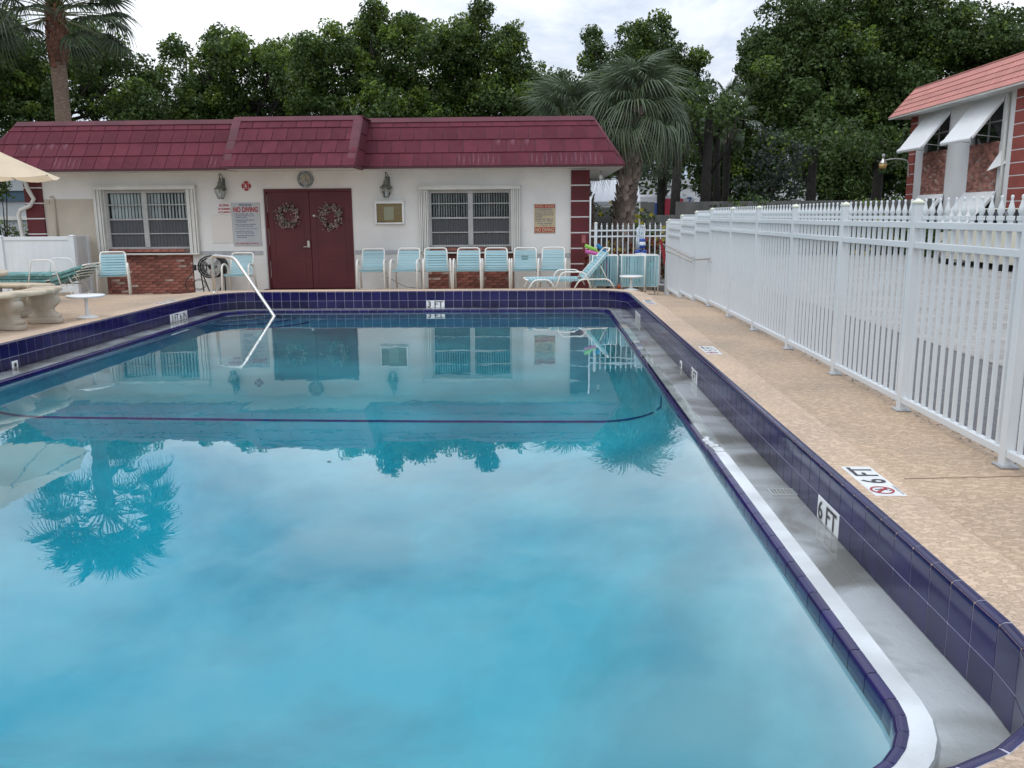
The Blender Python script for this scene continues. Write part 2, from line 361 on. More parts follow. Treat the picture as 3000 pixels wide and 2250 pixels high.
# ------------------------------------------------------------------ terrain levels
def ss(a, b, x):
    t = min(1, max(0, (x-a)/(b-a))); return t*t*(3-2*t)
def gz(x, y):
    far = -.08*max(0, min(y, 19.4)-14.6)
    left = -.08*max(0, min(y, 19.4)-13.5)
    right = -.06*max(0, min(y, 19.4)-12.3)
    z = far
    if x < -5.4: z = far+(left-far)*ss(-5.4, -6.8, x)
    if x > 1.2: z = far+(right-far)*ss(1.2, 2.1, x)
    return z
# ------------------------------------------------------------------ pool outline
PX0, PX1, PY0, PY1 = -5.38, 1.387, 1.70, 14.2
RN, RFR, RFL = .75, .56, .75
def outline(off, step=.1524):
    """rounded rectangle offset inwards by off; list of (x, y, nx, ny) with inward normals, anticlockwise from near-left"""
    x0, x1, y0, y1 = PX0+off, PX1-off, PY0+off, PY1-off
    P = []
    def seg(ax, ay, bx, by, nx, ny):
        n = max(1, int(round(math.hypot(bx-ax, by-ay)/step)))
        for i in range(n): P.append((ax+(bx-ax)*i/n, ay+(by-ay)*i/n, nx, ny))
    def arc(cx, cy, r, a0, a1, n):
        for i in range(n):
            a = a0+(a1-a0)*i/n; P.append((cx+r*cos(a), cy+r*sin(a), -cos(a), -sin(a)))
    rn, rfr, rfl = RN-off, RFR-off, RFL-off
    seg(x0+rn, y0, x1-rn, y0, 0, 1); arc(x1-rn, y0+rn, rn, -pi/2, 0, 8)
    seg(x1, y0+rn, x1, y1-rfr, -1, 0); arc(x1-rfr, y1-rfr, rfr, 0, pi/2, 6)
    seg(x1-rfr, y1, x0+rfl, y1, 0, -1); arc(x0+rfl, y1-rfl, rfl, pi/2, pi, 8)
    seg(x0, y1-rfl, x0, y0+rn, 1, 0); arc(x0+rn, y0+rn, rn, pi, 1.5*pi, 8)
    return P
BASE = outline(0)
def ring(off, z):   # same point count for every ring
    P = []
    for (x, y, nx, ny) in BASE: P.append((x+nx*off, y+ny*off, z(x, y) if callable(z) else z))
    return P
def rings_mesh(rings):
    mb = MB(); n = len(BASE); V = [p for r in rings for p in r]; F = []
    for i in range(len(rings)-1):
        for k in range(n): F.append((i*n+k, i*n+(k+1) % n, (i+1)*n+(k+1) % n, (i+1)*n+k))
    return mb.add(V, F)

# ground far sheet
g = MB()
for (a, b, c, d) in ((-700, PX0-.2, -700, 900), (PX1+.2, 700, -700, 900), (PX0-.2, PX1+.2, -700, PY0-.2), (PX0-.2, PX1+.2, PY1+.2, 900)):
    g.quad((a, c, -.62), (b, c, -.62), (b, d, -.62), (a, d, -.62))
tag(g.build('ground', M['ground']), kind='structure')
# deck: from the coping band out to a rectangle
DX0, DX1, DY0, DY1 = -17, 2.46, -8, 19.3
def outer(x, y, nx, ny):
    ox, oy = x-nx*.28, y-ny*.28; t = 1e9
    if -nx > 1e-6: t = min(t, (DX1-ox)/-nx)
    if -nx < -1e-6: t = min(t, (DX0-ox)/-nx)
    if -ny > 1e-6: t = min(t, (DY1-oy)/-ny)
    if -ny < -1e-6: t = min(t, (DY0-oy)/-ny)
    return ox-nx*t, oy-ny*t
NS = 26; rr = []
for s_ in range(NS+1):
    f = (s_/NS)**1.5; R_ = []
    for (x, y, nx, ny) in BASE:
        ox, oy = x-nx*.28, y-ny*.28; ex, ey = outer(x, y, nx, ny)
        px, py = ox+(ex-ox)*f, oy+(ey-oy)*f; R_.append((px, py, gz(px, py)-.006))
    rr.append(R_)
dk = rings_mesh(rr)
# corner fillers where the fan of normals jumps between two rectangle sides
for (cx, cy, i0) in ((DX1, DY0, 0), (DX1, DY1, 0), (DX0, DY1, 0), (DX0, DY0, 0)):
    last = rr[-1]; n = len(last); best = None
    for k in range(n):
        a, b = last[k], last[(k+1) % n]
        onx = abs(a[0]-cx) < 1e-4 or abs(b[0]-cx) < 1e-4; ony = abs(a[1]-cy) < 1e-4 or abs(b[1]-cy) < 1e-4
        if onx and ony and not (abs(a[0]-b[0]) < 1e-4 or abs(a[1]-b[1]) < 1e-4): best = (a, b)
    if best: dk.add([best[0], (cx, cy, gz(cx, cy)-.006), best[1]], [(0, 1, 2)])
# skirt down so that edge has thickness
last = rr[-1]; n = len(last)
dk.add(list(last)+[(p[0], p[1], p[2]-.2) for p in last], [(k, (k+1) % n, n+(k+1) % n, n+k) for k in range(n)])
deck = dk.build('pool_deck', M['deck']); tag(deck, 'beige textured pool deck sloping away behind the pool', kind='structure')
bm_ = rings_mesh([ring(.006, -.03), ring(.004, -.004), ring(-.03, .003), ring(-.27, .002), ring(-.284, -.002), ring(-.286, -.05)])
cop = bm_.build('coping_band', M['band']); tag(cop, 'lighter beige textured band round the pool edge', kind='structure')
# ground beyond: planting bed behind the deck, parking lot to the right
g = MB(); g.quad((-60, 19.28, -.42), (60, 19.28, -.42), (60, 80, -.42), (-60, 80, -.42)); tag(g.build('planting_ground', M['bed']), kind='structure')
g = MB(); g.quad((-60, -30, -.35), (DX0, -30, -.35), (DX0, 19.28, -.35), (-60, 19.28, -.35)); tag(g.build('lawn', M['ground']), kind='structure')
g = MB(); g.box(4.05, 40, -30, 28.5, -.5, -.11); lot_ = tag(g.build('concrete_lot', M['lot_c']), kind='structure')
g = MB(); R_ = random.Random(3)
for j in range(118):
    y = 3.0+.205*j; x = 4.07-(.2 if j % 2 else 0)
    while x < 12.4:
        a, b = max(x, 4.07)+.005, x+.395; zt = -.104+R_.uniform(-.002, .002)
        if b-a > .05: g.add([(a, y, -.111), (b, y, -.111), (b, y+.196, -.111), (a, y+.196, -.111), (a+.006, y+.006, zt), (b-.006, y+.006, zt), (b-.006, y+.19, zt), (a+.006, y+.19, zt)], [(4, 5, 6, 7), (0, 1, 5, 4), (1, 2, 6, 5), (2, 3, 7, 6), (3, 0, 4, 7)])
        x += .40
tag(g.build('paver', mat('pale_paver', (.31, .30, .28), .85, .10, 1.3, .2, 60, island=.09), lot_), kind='stuff')
g = MB(); g.box(2.47, 4.05, -30, 19.2, -.5, -.122); tag(g.build('asphalt_lane', M['lot_a']), kind='structure')
g = MB(); g.box(-17, 17, -30, -8.02, -.5, -.012); tag(g.build('paved_ground', M['deck']), kind='structure')

# ------------------------------------------------------------------ pool: walls, gutter, rim, basin
pool = bpy.data.objects.new('swimming_pool', None); COL.objects.link(pool); tag(pool, 'large rectangular swimming pool with rounded corners and dark blue tiled sides', kind='structure')
rings_mesh([ring(-.032, .0032), ring(-.014, .0035), ring(-.004, .0005), ring(.0015, -.006), ring(.0052, -.019), ring(.0052, -.32)]).build('pool_wall', M['grout'], pool)
rings_mesh([ring(.0, -.279), ring(.205, -.278), ring(.215, -.268)]).build('gutter_floor', M['plaster_g'], pool)
YD = 5.35   # nearer than this the rim stands dry above the water
zr = lambda x, y: -.2545 if y < YD else -.2665
n = len(BASE)
rA, rB, rC, rD = ring(.213, -.272), ring(.218, zr), ring(.292, zr), ring(.292, -.29)
dry, wet = MB(), MB()
for k in range(n):
    j = (k+1) % n; tgt = dry if (BASE[k][1] < YD and BASE[j][1] < YD+.2) else wet
    for a, b in ((rA, rB), (rB, rC), (rC, rD)): tgt.add([a[k], a[j], b[j], b[k]], [(0, 1, 2, 3)])
dry.build('pool_rim', M['plaster_w'], pool)['label'] = 'dry white plaster rim standing above the gutter water'
wet.build('pool_rim', M['plaster_d'], pool)['label'] = 'grey wet plaster rim under the gutter water'
# tiles ------------------------------------------------------------
TW = .1524
def tile_mesh(w, z0, z1, bull, mt, th=.007):
    """tile in local frame: x along the wall, +y into the pool, z up; top rounded over the coping when bull"""
    mb = MB(); prof = []
    if bull:
        prof = [(-.030, z1+.0045), (-.012, z1+.0045)]
        for a in (30, 55, 80): prof.append((-.012+.019*sin(radians(a)), z1+.0045-.019*(1-cos(radians(a)))))
        prof += [(th, z1-.02), (th, z0)]
    else: prof = [(0, z1), (th-.002, z1), (th, z1-.002), (th, z0+.002), (th-.002, z0), (0, z0)]
    V = []; F = []; k = len(prof)
    for x in (-w/2, w/2): V += [(x, a, b) for a, b in prof]
    for i in range(k-1): F.append((i, i+1, k+i+1, k+i))
    mb.add(V, F, bull)
    mb.add([(-w/2, prof[0][0], z0), (w/2, prof[0][0], z0)], [])
    mb.add([(-w/2, a, b) for a, b in prof]+[(-w/2, prof[0][0], z0)], [tuple(range(k+1))]); mb.add([(w/2, a, b) for a, b in prof]+[(w/2, prof[0][0], z0)], [tuple(range(k, -1, -1))])
    return mb, mt
tm1 = {}; 
def get_tile(w, row):
    key = (round(w, 3), row)
    if key not in tm1:
        mb, mt = tile_mesh(w-.0048, -.1495, 0, True, M['tile']) if row == 0 else tile_mesh(w-.0048, -.2745, -.1535, False, M['tile_wet'])
        me = mb.mesh('tile', mt); bm_fix(me); tm1[key] = (me, mb)
    return tm1[key]
slots = []
for k in range(n):
    a, b = BASE[k], BASE[(k+1) % n]; w = math.hypot(b[0]-a[0], b[1]-a[1]); cx, cy = (a[0]+b[0])/2, (a[1]+b[1])/2
    # local +y into the pool = left of travel direction
    ang = atan2(b[1]-a[1], b[0]-a[0]); slots.append((cx, cy, ang, w))
marks = [  # (center, side, text, half length) -> remove second-row tiles there
 (1.387, 3.93, 'R', '6 FT', .1524), (1.387, 7.68, 'R', '5 FT', .1524), (1.387, 12.27, 'R', '3 FT 6 IN', .305), (-1.82, 14.2, 'F', '3 FT', .1524), (-5.38, 12.5, 'L', '3 FT 6 IN', .305)]
def hidden(cx, cy):
    for mx, my, sd_, t_, hl in marks:
        if sd_ in 'RL' and abs(cx-mx) < .05 and abs(cy-my) < hl-.01: return True
        if sd_ == 'F' and abs(cy-my) < .05 and abs(cx-mx) < hl-.01: return True
    return False
# snap marker centres to tile joints
def snap(mx, my, sd_, hl):
    best = min(BASE, key=lambda p: (p[0]-mx)**2+(p[1]-my)**2)
    return (mx, best[1]) if sd_ in 'RL' else (best[0], my)
marks = [(*snap(a, b, c, e_), c, d, e_) for a, b, c, d, e_ in marks]
def inview(cx, cy): 
    if cy < 1.72+.2 and cx < .75: return False
    if cx < -5.3 and cy < 8.0: return False
    return cy > 1.75
cand = []; joined0 = MB(); 
for (cx, cy, ang, w) in slots:
    for row in (0, 1):
        if row == 1 and hidden(cx, cy): continue
        if inview(cx, cy): cand.append((row, (cx*cx+cy*cy), cx, cy, ang, w))
        else:
            mb = get_tile(w, row)[1]; c_, s_ = cos(ang), sin(ang)
            joined0.m = row; joined0.add([(cx+x*c_-y*s_, cy+x*s_+y*c_, z) for x, y, z in mb.v], mb.f)
cand.sort(key=lambda t: (t[1]+(60 if t[0] else 0)))
for i, (row, d_, cx, cy, ang, w) in enumerate(cand):
    me, mb = get_tile(w, row)
    if i < 299: inst('tile', me, pool, (cx, cy, 0), (0, 0, ang))
    else:
        c_, s_ = cos(ang), sin(ang); joined0.m = row; joined0.add([(cx+x*c_-y*s_, cy+x*s_+y*c_, z) for x, y, z in mb.v], mb.f)
o = joined0.build('tile', [M['tile'], M['tile_wet']], pool); tag(o, kind='stuff')
# depth markers in the tile band
for mx, my, sd_, tx, hl in marks:
    mk = bpy.data.objects.new('depth_marker', None); mk.location = (mx, my, -.21); link(mk, pool); mk['label'] = 'white tile depth marker reading %s in the pool wall' % tx
    nb = int(round(hl*2/TW))
    for i in range(nb):
        c0 = -hl+(i+.5)*TW
        mb = MB()
        if sd_ == 'R': mb.bbox(mx-.009, mx, my+c0-.0745, my+c0+.0745, -.2745, -.1535, .002)
        elif sd_ == 'L': mb.bbox(mx, mx+.009, my+c0-.0745, my+c0+.0745, -.2745, -.1535, .002)
        else: mb.bbox(mx+c0-.0745, mx+c0+.0745, my-.009, my, -.2745, -.1535, .002)
        mb.build('tile', M['white_mark'], mk)
    if sd_ == 'R': c, r = (mx-.0105, my, -.213), (0, -1, 0)
    elif sd_ == 'L': c, r = (mx+.0105, my, -.213), (0, 1, 0)
    else: c, r = (mx, my-.0105, -.213), (1, 0, 0)
    text(tx, c, r, (0, 0, 1), .095, M['black'], mk, width=hl*1.72, bold=.01)
# deck depth markers
def deck_mark(x0, x1, y0, y1, tx, label):
    t = thing('deck_depth_marker', label, 'depth marker', ((x0+x1)/2, (y0+y1)/2, .003), 0, 'depth markers on the deck')
    nt_ = max(3, int(round((y1-y0)/.147))); h = (y1-y0)/nt_
    for i in range(nt_):
        MB().bbox(x0, x1, y0+i*h+.001, y0+(i+1)*h-.001, .002, .0065, .001).build('tile', M['white_mark'], t)
    # reading direction +y, letter tops towards the pool
    ty0 = y0+h*1.12; text(tx, ((x0+x1)/2, (ty0+y1-.012)/2, .0068), (0, 1, 0), (-1, 0, 0), (x1-x0)*.8, M['black'], t, width=(y1-.012-ty0)*.92, bold=.012)
    cx, cy = (x0+x1)/2-.012, y0+h*.5; rg = MB()
    N_ = 28; R1, R2 = .052, .042; V = []; 
    for k in range(N_):
        a = 2*pi*k/N_; V += [(cx+R1*cos(a), cy+R1*sin(a), .0083), (cx+R2*cos(a), cy+R2*sin(a), .0083)]
    rg.add(V, [(2*k, 2*((k+1) % N_), 2*((k+1) % N_)+1, 2*k+1) for k in range(N_)])
    d = .034; w = .005; rg.add([(cx-d-w, cy-d+w, .0086), (cx-d+w, cy-d-w, .0086), (cx+d+w, cy+d-w, .0086), (cx+d-w, cy+d+w, .0086)], [(0, 1, 2, 3)])
    rg.build('no_diving_symbol', M['red_print'], t)
    dv = MB(); fig = [(-.03, .01), (-.012, .013), (.005, .02), (.022, .012), (.03, .0), (.024, -.004), (.014, .006), (.0, .008), (-.016, .004), (-.03, .003)]
    dv.add([(cx+a, cy+b, .0080) for a, b in fig], [tuple(range(len(fig)))]); dv.add([(cx+.033+.006*cos(q), cy-.007+.006*sin(q), .0080) for q in np.linspace(0, 2*pi, 9)[:-1]], [tuple(range(8))])
    dv.build('diver_figure', M['black'], t)
    text('NO DIVING', (x1-.0105, y0+h*.5, .0068), (0, 1, 0), (-1, 0, 0), .011, M['black'], t, width=h*.8, bold=.0)
deck_mark(1.462, 1.600, 3.64, 4.085, '6 FT', 'white deck marker reading 6 FT with red no diving symbol, nearest on the right coping')
deck_mark(1.470, 1.608, 7.55, 8.00, '5 FT', 'white deck marker reading 5 FT on the right coping, midway along the pool')
deck_mark(1.465, 1.600, 11.87, 12.50, '3 FT 6 IN', 'white deck marker at the far right corner of the pool near the white fence')
deck_mark(-5.60, -5.47, 12.2, 12.83, '3 FT 6 IN', 'faded white deck marker on the coping at the left side of the pool')
# rim tiles (bullnose at the water's edge)
rim = bpy.data.objects.new('rim_edging', None); link(rim); tag(rim, 'dark blue tile edging along the inner rim of the pool at the waterline', kind='structure')
IN = outline(.292); nI = len(IN)
def rim_tile(w, dzt):
    mb = MB(); prof = [(-.002, dzt), (.022, dzt+.001), (.032, dzt-.004), (.038, dzt-.014), (.039, dzt-.03), (.039, -.36)]
    V = []; k = len(prof)
    for x in (-w/2, w/2): V += [(x, a, b) for a, b in prof]
    mb.add(V, [(i, i+1, k+i+1, k+i) for i in range(k-1)], True)
    for x in (-w/2, w/2): mb.add([(x, a, b) for a, b in prof]+[(x, -.002, -.36)], [tuple(range(k+1))])
    return mb
rt = {}; cand = []; rj = MB()
for k in range(nI):
    a, b = IN[k], IN[(k+1) % nI]; w = math.hypot(b[0]-a[0], b[1]-a[1]); cx, cy = (a[0]+b[0])/2, (a[1]+b[1])/2; ang = atan2(b[1]-a[1], b[0]-a[0])
    key = (round(w, 3), cy < YD)
    if key not in rt:
        mb = rim_tile(w-.005, -.2535 if cy < YD else -.2655); me = mb.mesh('tile', M['tile']); bm_fix(me); rt[key] = (me, mb)
    if (cx > .6 and cy > 1.9) or cy > 13.4 or (cx < -5 and cy > 7.6): inst('tile', rt[key][0], rim, (cx, cy, 0), (0, 0, ang))
    else:
        c_, s_ = cos(ang), sin(ang); mb = rt[key][1]; rj.add([(cx+x*c_-y*s_, cy+x*s_+y*c_, z) for x, y, z in mb.v], mb.f)
tag(rj.build('tile', M['tile_j'], rim), kind='stuff')
gb_ = lambda x, y: -.2585 if y < YD-.1 else -.2705
rings_mesh([ring(.293, gb_), ring(.322, gb_), ring(.322, -.46)]).build('grout_bed', M['grout'], rim)
# flaking plaster where the dry rim starts
fl = MB()
for i, (a, b, s_) in enumerate(((1.13, 5.36, .05), (1.12, 5.44, .042), (1.105, 5.51, .036), (1.10, 5.58, .03), (1.115, 5.64, .022))):
    pts = [(a+s_*(.6+.4*random.random())*cos(q), b+1.7*s_*(.5+.5*random.random())*sin(q), -.2575) for q in np.linspace(0, 2*pi, 10)[:-1]]
    fl.prism([(p[0], p[1]) for p in pts], -.268, -.256)
fl.build('plaster_flakes', M['plaster_w'], pool)
# basin
BOFF = .331
def sdist(x, y):
    x0, x1, y0, y1 = PX0+BOFF, PX1-BOFF, PY0+BOFF, PY1-BOFF; r = RN-BOFF
    if y > 8 and x > -2: r = RFR-BOFF
    cx, cy = (x0+x1)/2, (y0+y1)/2; qx, qy = abs(x-cx)-(x1-x0)/2+r, abs(y-cy)-(y1-y0)/2+r
    return -(math.hypot(max(qx, 0), max(qy, 0))+min(max(qx, qy), 0)-r)
def floor_z(y):
    if y > 7.4: return -1.35+.018*(y-7.4)
    return max(-2.15, -1.35-.34*ss(7.4, 6.6, y)*1.0-(7.4-y)*.12) if y > 2 else -2.15
CV = .55
def cv(y): return .55+.75*ss(7.4, 5.5, y)
def bz(x, y):
    d = sdist(x, y); f = floor_z(y)
    d = max(d, 0); w_ = ss(7.4, 5.6, y); c = .55
    sh = f+c-sqrt(max(0, c*c-(c-d)**2)) if d < c else f
    dp = f+(-.40-f)*max(0, 1-d/2.7)**2.3
    return sh*(1-w_)+dp*w_
NXg, NYg = 92, 170; xs = np.linspace(PX0+.2, PX1-.2, NXg); ys = np.linspace(PY0+.2, PY1-.2, NYg)
mb = MB(); mb.add([(x, y, bz(x, y)) for y in ys for x in xs], [(j*NXg+i, j*NXg+i+1, (j+1)*NXg+i+1, (j+1)*NXg+i) for j in range(NYg-1) for i in range(NXg-1)], True)
mb.build('basin_floor', M['plaster_p'], pool)
rings_mesh([ring(BOFF-.008, -.345), ring(BOFF-.001, -.36), ring(BOFF, -.45), ring(BOFF, -1.9)]).build('basin_wall', M['plaster_p'], pool)
# slope-break line of small tiles that climbs the side walls
ln = MB(); YL = 7.4; pts = []
for i in range(120):
    x = PX0+BOFF+.004+(PX1-PX0-2*BOFF-.008)*i/119; pts.append((x, bz(x, YL)+.006))
pts = [(pts[0][0], -.47)]+pts+[(pts[-1][0], -.47)]
V = []
for (x, z) in pts: V += [(x, YL-.03, z), (x, YL+.03, z)]
ln.add(V, [(2*i, 2*i+2, 2*i+3, 2*i+1) for i in range(len(pts)-1)]); ln.build('depth_line', mat('line_tile', (.02, .08, .34), .4, .2, 12), pool)
# entry steps in the far left corner
for i, (r, z) in enumerate(((.45, -.50), (.74, -.73), (1.04, -.96), (1.38, -1.19))):
    cx, cy = -5.02, 13.84; A = np.linspace(radians(-96), radians(6), 26)
    st = MB(); poly = [(cx-.02, cy+.06)]+[(cx+r*cos(a), cy+r*sin(a)) for a in A]
    st.prism(poly, -1.45, z+.001*i); so_ = st.build('step', M['plaster_p'], pool)
    ed = MB(); V = []
    for a in A:
        for q, zz in ((r-.045, z+.006), (r+.006, z+.006), (r+.006, z-.045)): V.append((cx+q*cos(a), cy+q*sin(a), zz))
    ed.add(V, [(3*k+j, 3*k+3+j, 3*k+4+j, 3*k+1+j) for k in range(len(A)-1) for j in range(2)]); ed.build('tile_nosing', M['tile_j'], so_)
# inlet fittings, drain cover
for (x, y, s_, lab) in ((-5.38, 8.47, 1, 'white inlet fitting in the left pool wall'), (1.387, 8.37, -1, 'white inlet fitting in the right pool wall')):
    b = MB().bbox(min(x+s_*.006, x+s_*.014), max(x+s_*.006, x+s_*.014), y-.05, y+.05, -.335 if s_ > 0 else -.30, -.195, .003).build('inlet_fitting', M['plastic'], pool); b['label'] = lab
    mb = MB(); mb.tube([(x+s_*.0135, y, -.235), (x+s_*.0165, y, -.235)], .03, 18); h_ = mb.build('nozzle_ring', M['alu_g'], b)
    MB().tube([(x+s_*.0160, y, -.235), (x+s_*.0175, y, -.235)], .018, 14).build('nozzle', M['dark'], b)
dr = MB()
for (a, b, c, d) in ((1.245, 1.385, 4.47, 4.478), (1.245, 1.385, 4.572, 4.580), (1.245, 1.252, 4.478, 4.572), (1.375, 1.382, 4.478, 4.572)): dr.box(a, b, c, d, -.279, -.266)
dr.build('drain_frame', M['plastic'], pool)
for i in range(6): MB().box(1.265+i*.019, 1.273+i*.019, 4.48, 4.57, -.279, -.2675).build('drain_slat', M['alu'], pool)
# water ------------------------------------------------------------
P2 = [(p[0], p[1]) for p in ring(BOFF-.006+.0, 0)]
wv = MB(); nn = len(P2)
wv.add([(x, y, WZ) for x, y in P2]+[(x, y, -2.6) for x, y in P2], [tuple(range(nn)), tuple(range(2*nn-1, nn-1, -1))]+[(i, (i+1) % nn, nn+(i+1) % nn, nn+i) for i in range(nn)])
tag(wv.build('pool_water', M['water']), 'still turquoise pool water', kind='structure')
fm = rings_mesh([ring(.0075, GWZ), ring(.10, GWZ), ring(.21, GWZ), ring(.318, GWZ)]).build('gutter_water', M['film'])
if fm.data.polygons[0].normal.z < 0: fm.data.flip_normals()
tag(bpy.data.objects['gutter_water'], 'thin clear water standing in the pool gutter', kind='structure')

# ================================================================== POOL HOUSE
WY = 19.2
bh = thing('pool_house', 'long white single storey pool house with maroon shingled mansard roof', 'building', (-4.8, WY, -.4))
def wall_holes(mb, x0, x1, z0, z1, y0, y1, holes):
    cur = x0
    for (a, b, c, d) in sorted(holes):
        mb.box(cur, a, y0, y1, z0, z1)
        if c > z0: mb.box(a, b, y0, y1, z0, c)
        if d < z1: mb.box(a, b, y0, y1, d, z1)
        cur = b
    mb.box(cur, x1, y0, y1, z0, z1)
WL = (-9.70, -7.82, .55, 1.84); WR = (-2.46, -.65, .55, 1.78); DR = (-6.10, -4.155, -.6, 1.835)
BL = (-9.80, -7.80, -.6, .47); BR = (-2.51, -.59, -.6, .45)
mb = MB(); wall_holes(mb, -11.46, 1.06, -.6, 2.30, WY, WY+.2, [(-9.80, -7.80, -.6, 1.84), DR, (-2.51, -.59, -.6, 1.78)])
for (a, b, w_) in ((-9.80, -9.70, WL), (-7.82, -7.80, WL), (-2.51, -2.46, WR), (-.65, -.59, WR)): mb.box(a, b, WY, WY+.2, .47, w_[3])
mb.box(1.0, 1.05, WY+.2, 26, -.6, 2.3); mb.box(-11.44, -11.39, WY+.2, 26, -.6, 2.3); mb.box(-11.44, 1.05, 26, 26.2, -.6, 3.2)
mb.build('front_wall', M['wall'], bh)
for (x0, x1) in ((-9.8, -7.7), (-2.6, -.5), (-6.2, -4.1)): MB().box(x0-.3, x1+.3, WY+1.3, WY+1.35, -.5, 2.2).build('room_interior', M['dark'], bh)
for (x0, x1) in ((-9.8, -7.7), (-2.6, -.5)):
    mb = MB(); mb.box(x0-.25, x1+.25, WY+.21, WY+1.3, -.3, -.28); mb.box(x0-.25, x1+.25, WY+.21, WY+1.3, 1.95, 1.97); mb.box(x0-.25, x0-.23, WY+.21, WY+1.3, -.28, 1.95); mb.box(x1+.23, x1+.25, WY+.21, WY+1.3, -.28, 1.95)
    mb.build('room_lining', M['dark'], bh)
b_ = MB().box(-11.058, -9.80, WY-.006, WY-.001, -.6, 1.655).build('tan_wall_panel', M['wall_tan'], bh); b_['label'] = 'unpainted tan stucco patch left of the window'
for q_ in ((-7.59, -6.2, .405, .492), (-4.13, -2.68, .40, .492), (-.43, .655, .30, .395)): MB().box(q_[0], q_[1], WY-.012, WY-.001, q_[2], q_[3]).build('grey_wall_trim', M['band_grey'], bh)
pass
# bricks
def brick_panel(x0, x1, z0, z1, parent, seed):
    R_ = random.Random(seed)
    MB().box(x0, x1, WY-.004, WY+.15, z0, z1).build('mortar_bed', M['mortar'], parent)
    ch = .0625; bw = .205; k = 0; z = z0+.01
    shared = {}
    while z+ch*.6 < z1:
        x = x0-(.5*bw if k % 2 else 0)-R_.random()*.03
        while x < x1-.02:
            a, b = max(x, x0), min(x+bw-.012, x1); 
            if b-a > .03:
                w = b-a; key = round(w, 3)
                if key not in shared:
                    me = MB().bbox(-w/2, w/2, -.012, .02, -.026, .026, .003).mesh('brick', M['brick']); bm_fix(me)
                    mp_ = me.copy(); mp_.materials.clear(); mp_.materials.append(M['brick_p']); shared[key] = (me, mp_)
                inst('brick', shared[key][1 if R_.random() < .045 else 0], parent, Vector(((a+b)/2, WY-.004-R_.random()*.004, z+.026))-ploc(parent))
            x += bw
        z += ch; k += 1
brick_panel(-9.79, -7.81, -.5, .435, bh, 1); brick_panel(-2.505, -.595, -.5, .405, bh, 2)
for (x0, x1, z0) in ((-9.70, -7.82, .475), (-2.46, -.65, .46)):   # brick sill course under the glass
    MB().box(x0, x1, WY+.004, WY+.12, z0, z0+.075).build('mortar_bed', M['mortar'], bh)
    w = .19; n_ = int((x1-x0)/w); me = MB().bbox(-w/2+.005, w/2-.005, -.012, .03, -.032, .032, .003).mesh('brick', M['brick']); bm_fix(me)
    for i in range(n_): inst('brick', me, bh, Vector((x0+w*(i+.6), WY+.002, z0+.038))-ploc(bh))
# quoin pilasters
for (x0, x1, js) in ((.66, 1.06, (2.19, 1.856, 1.521, 1.181, .843, .504, .167, -.17, -.45)), (-11.47, -11.07, (2.24, 1.905, 1.57, 1.235, .897, .56, .22, -.12, -.45))):
    pl = bpy.data.objects.new('pilaster', None); pl.location = Vector(((x0+x1)/2, WY, 0))-ploc(bh); link(pl, bh)
    MB().box(x0+.006, x1-.006, WY-.045, WY+.15, -.55, js[0]).build('joint_backing', M['joint'], pl)
    for i in range(len(js)-1): MB().bbox(x0, x1, WY-.055, WY+.151, js[i+1]+.014, js[i]-.014, .006).build('quoin_block', M['maroon_b'], pl)
pt = MB().box(.90, .985, WY-.0575, WY-.0555, .62, .79).build('faded_label', mat('pink_patch', (.36, .12, .12), .8, .2, 20), bh)
# doors
dz = -.36
dr_ = bpy.data.objects.new('double_door', None); dr_.location = Vector((-5.13, WY, dz))-ploc(bh); link(dr_, bh)
fr = MB(); fr.box(-6.10, -6.055, WY-.02, WY+.12, dz, 1.835); fr.box(-4.20, -4.155, WY-.02, WY+.12, dz, 1.835); fr.box(-6.055, -4.20, WY-.02, WY+.12, 1.775, 1.835)
fr.build('door_frame', M['maroon'], dr_)
MB().bbox(-6.2, -4.06, WY-.10, WY+.12, -.45, dz, .006).build('threshold', M['maroon'], dr_)
for (x0, x1) in ((-6.052, -5.115), (-5.107, -4.203)):
    lf = bpy.data.objects.new('door_leaf', None); link(lf, dr_)
    b = MB(); b.bbox(x0, x1, WY+.012, WY+.055, dz+.01, 1.772, .004)
    # raised mouldings of the lower and upper panels
    for (za, zb) in ((dz+.12, dz+.62), (dz+.72, dz+2.0)):
        for (p, q, r, s_) in ((x0+.13, x1-.13, za, za+.012), (x0+.13, x1-.13, zb-.012, zb), (x0+.13, x0+.142, za+.012, zb-.012), (x1-.142, x1-.13, za+.012, zb-.012)): b.box(p, q, WY+.006, WY+.013, r, s_)
    b.build('leaf_panel', M['maroon'], lf)
for i in range(3): MB().box(-6.051, -6.043, WY+.002, WY+.011, dz+.25+i*.72, dz+.62+i*.72).build('hinge', M['alu_g'], dr_)
hb = MB(); hb.bbox(-5.20, -5.145, WY-.002, WY+.012, .55, .71, .006); hb.tube([(-5.17, WY-.04, .575), (-5.28, WY-.045, .572)], .011, 8); hb.tube([(-5.17, WY+.0, .575), (-5.17, WY-.045, .575)], .012, 8); hb.build('lever_handle', M['steel'], dr_)
mb = MB(); mb.tube([(-5.015, WY+.012, 1.25), (-5.015, WY-.015, 1.25)], .034, 16); mb.build('deadbolt', M['steel'], dr_)
MB().box(-6.12, -6.10, WY-.03, WY+.01, -.42, 1.835).build('door_jamb_strip', M['band_grey'], dr_)
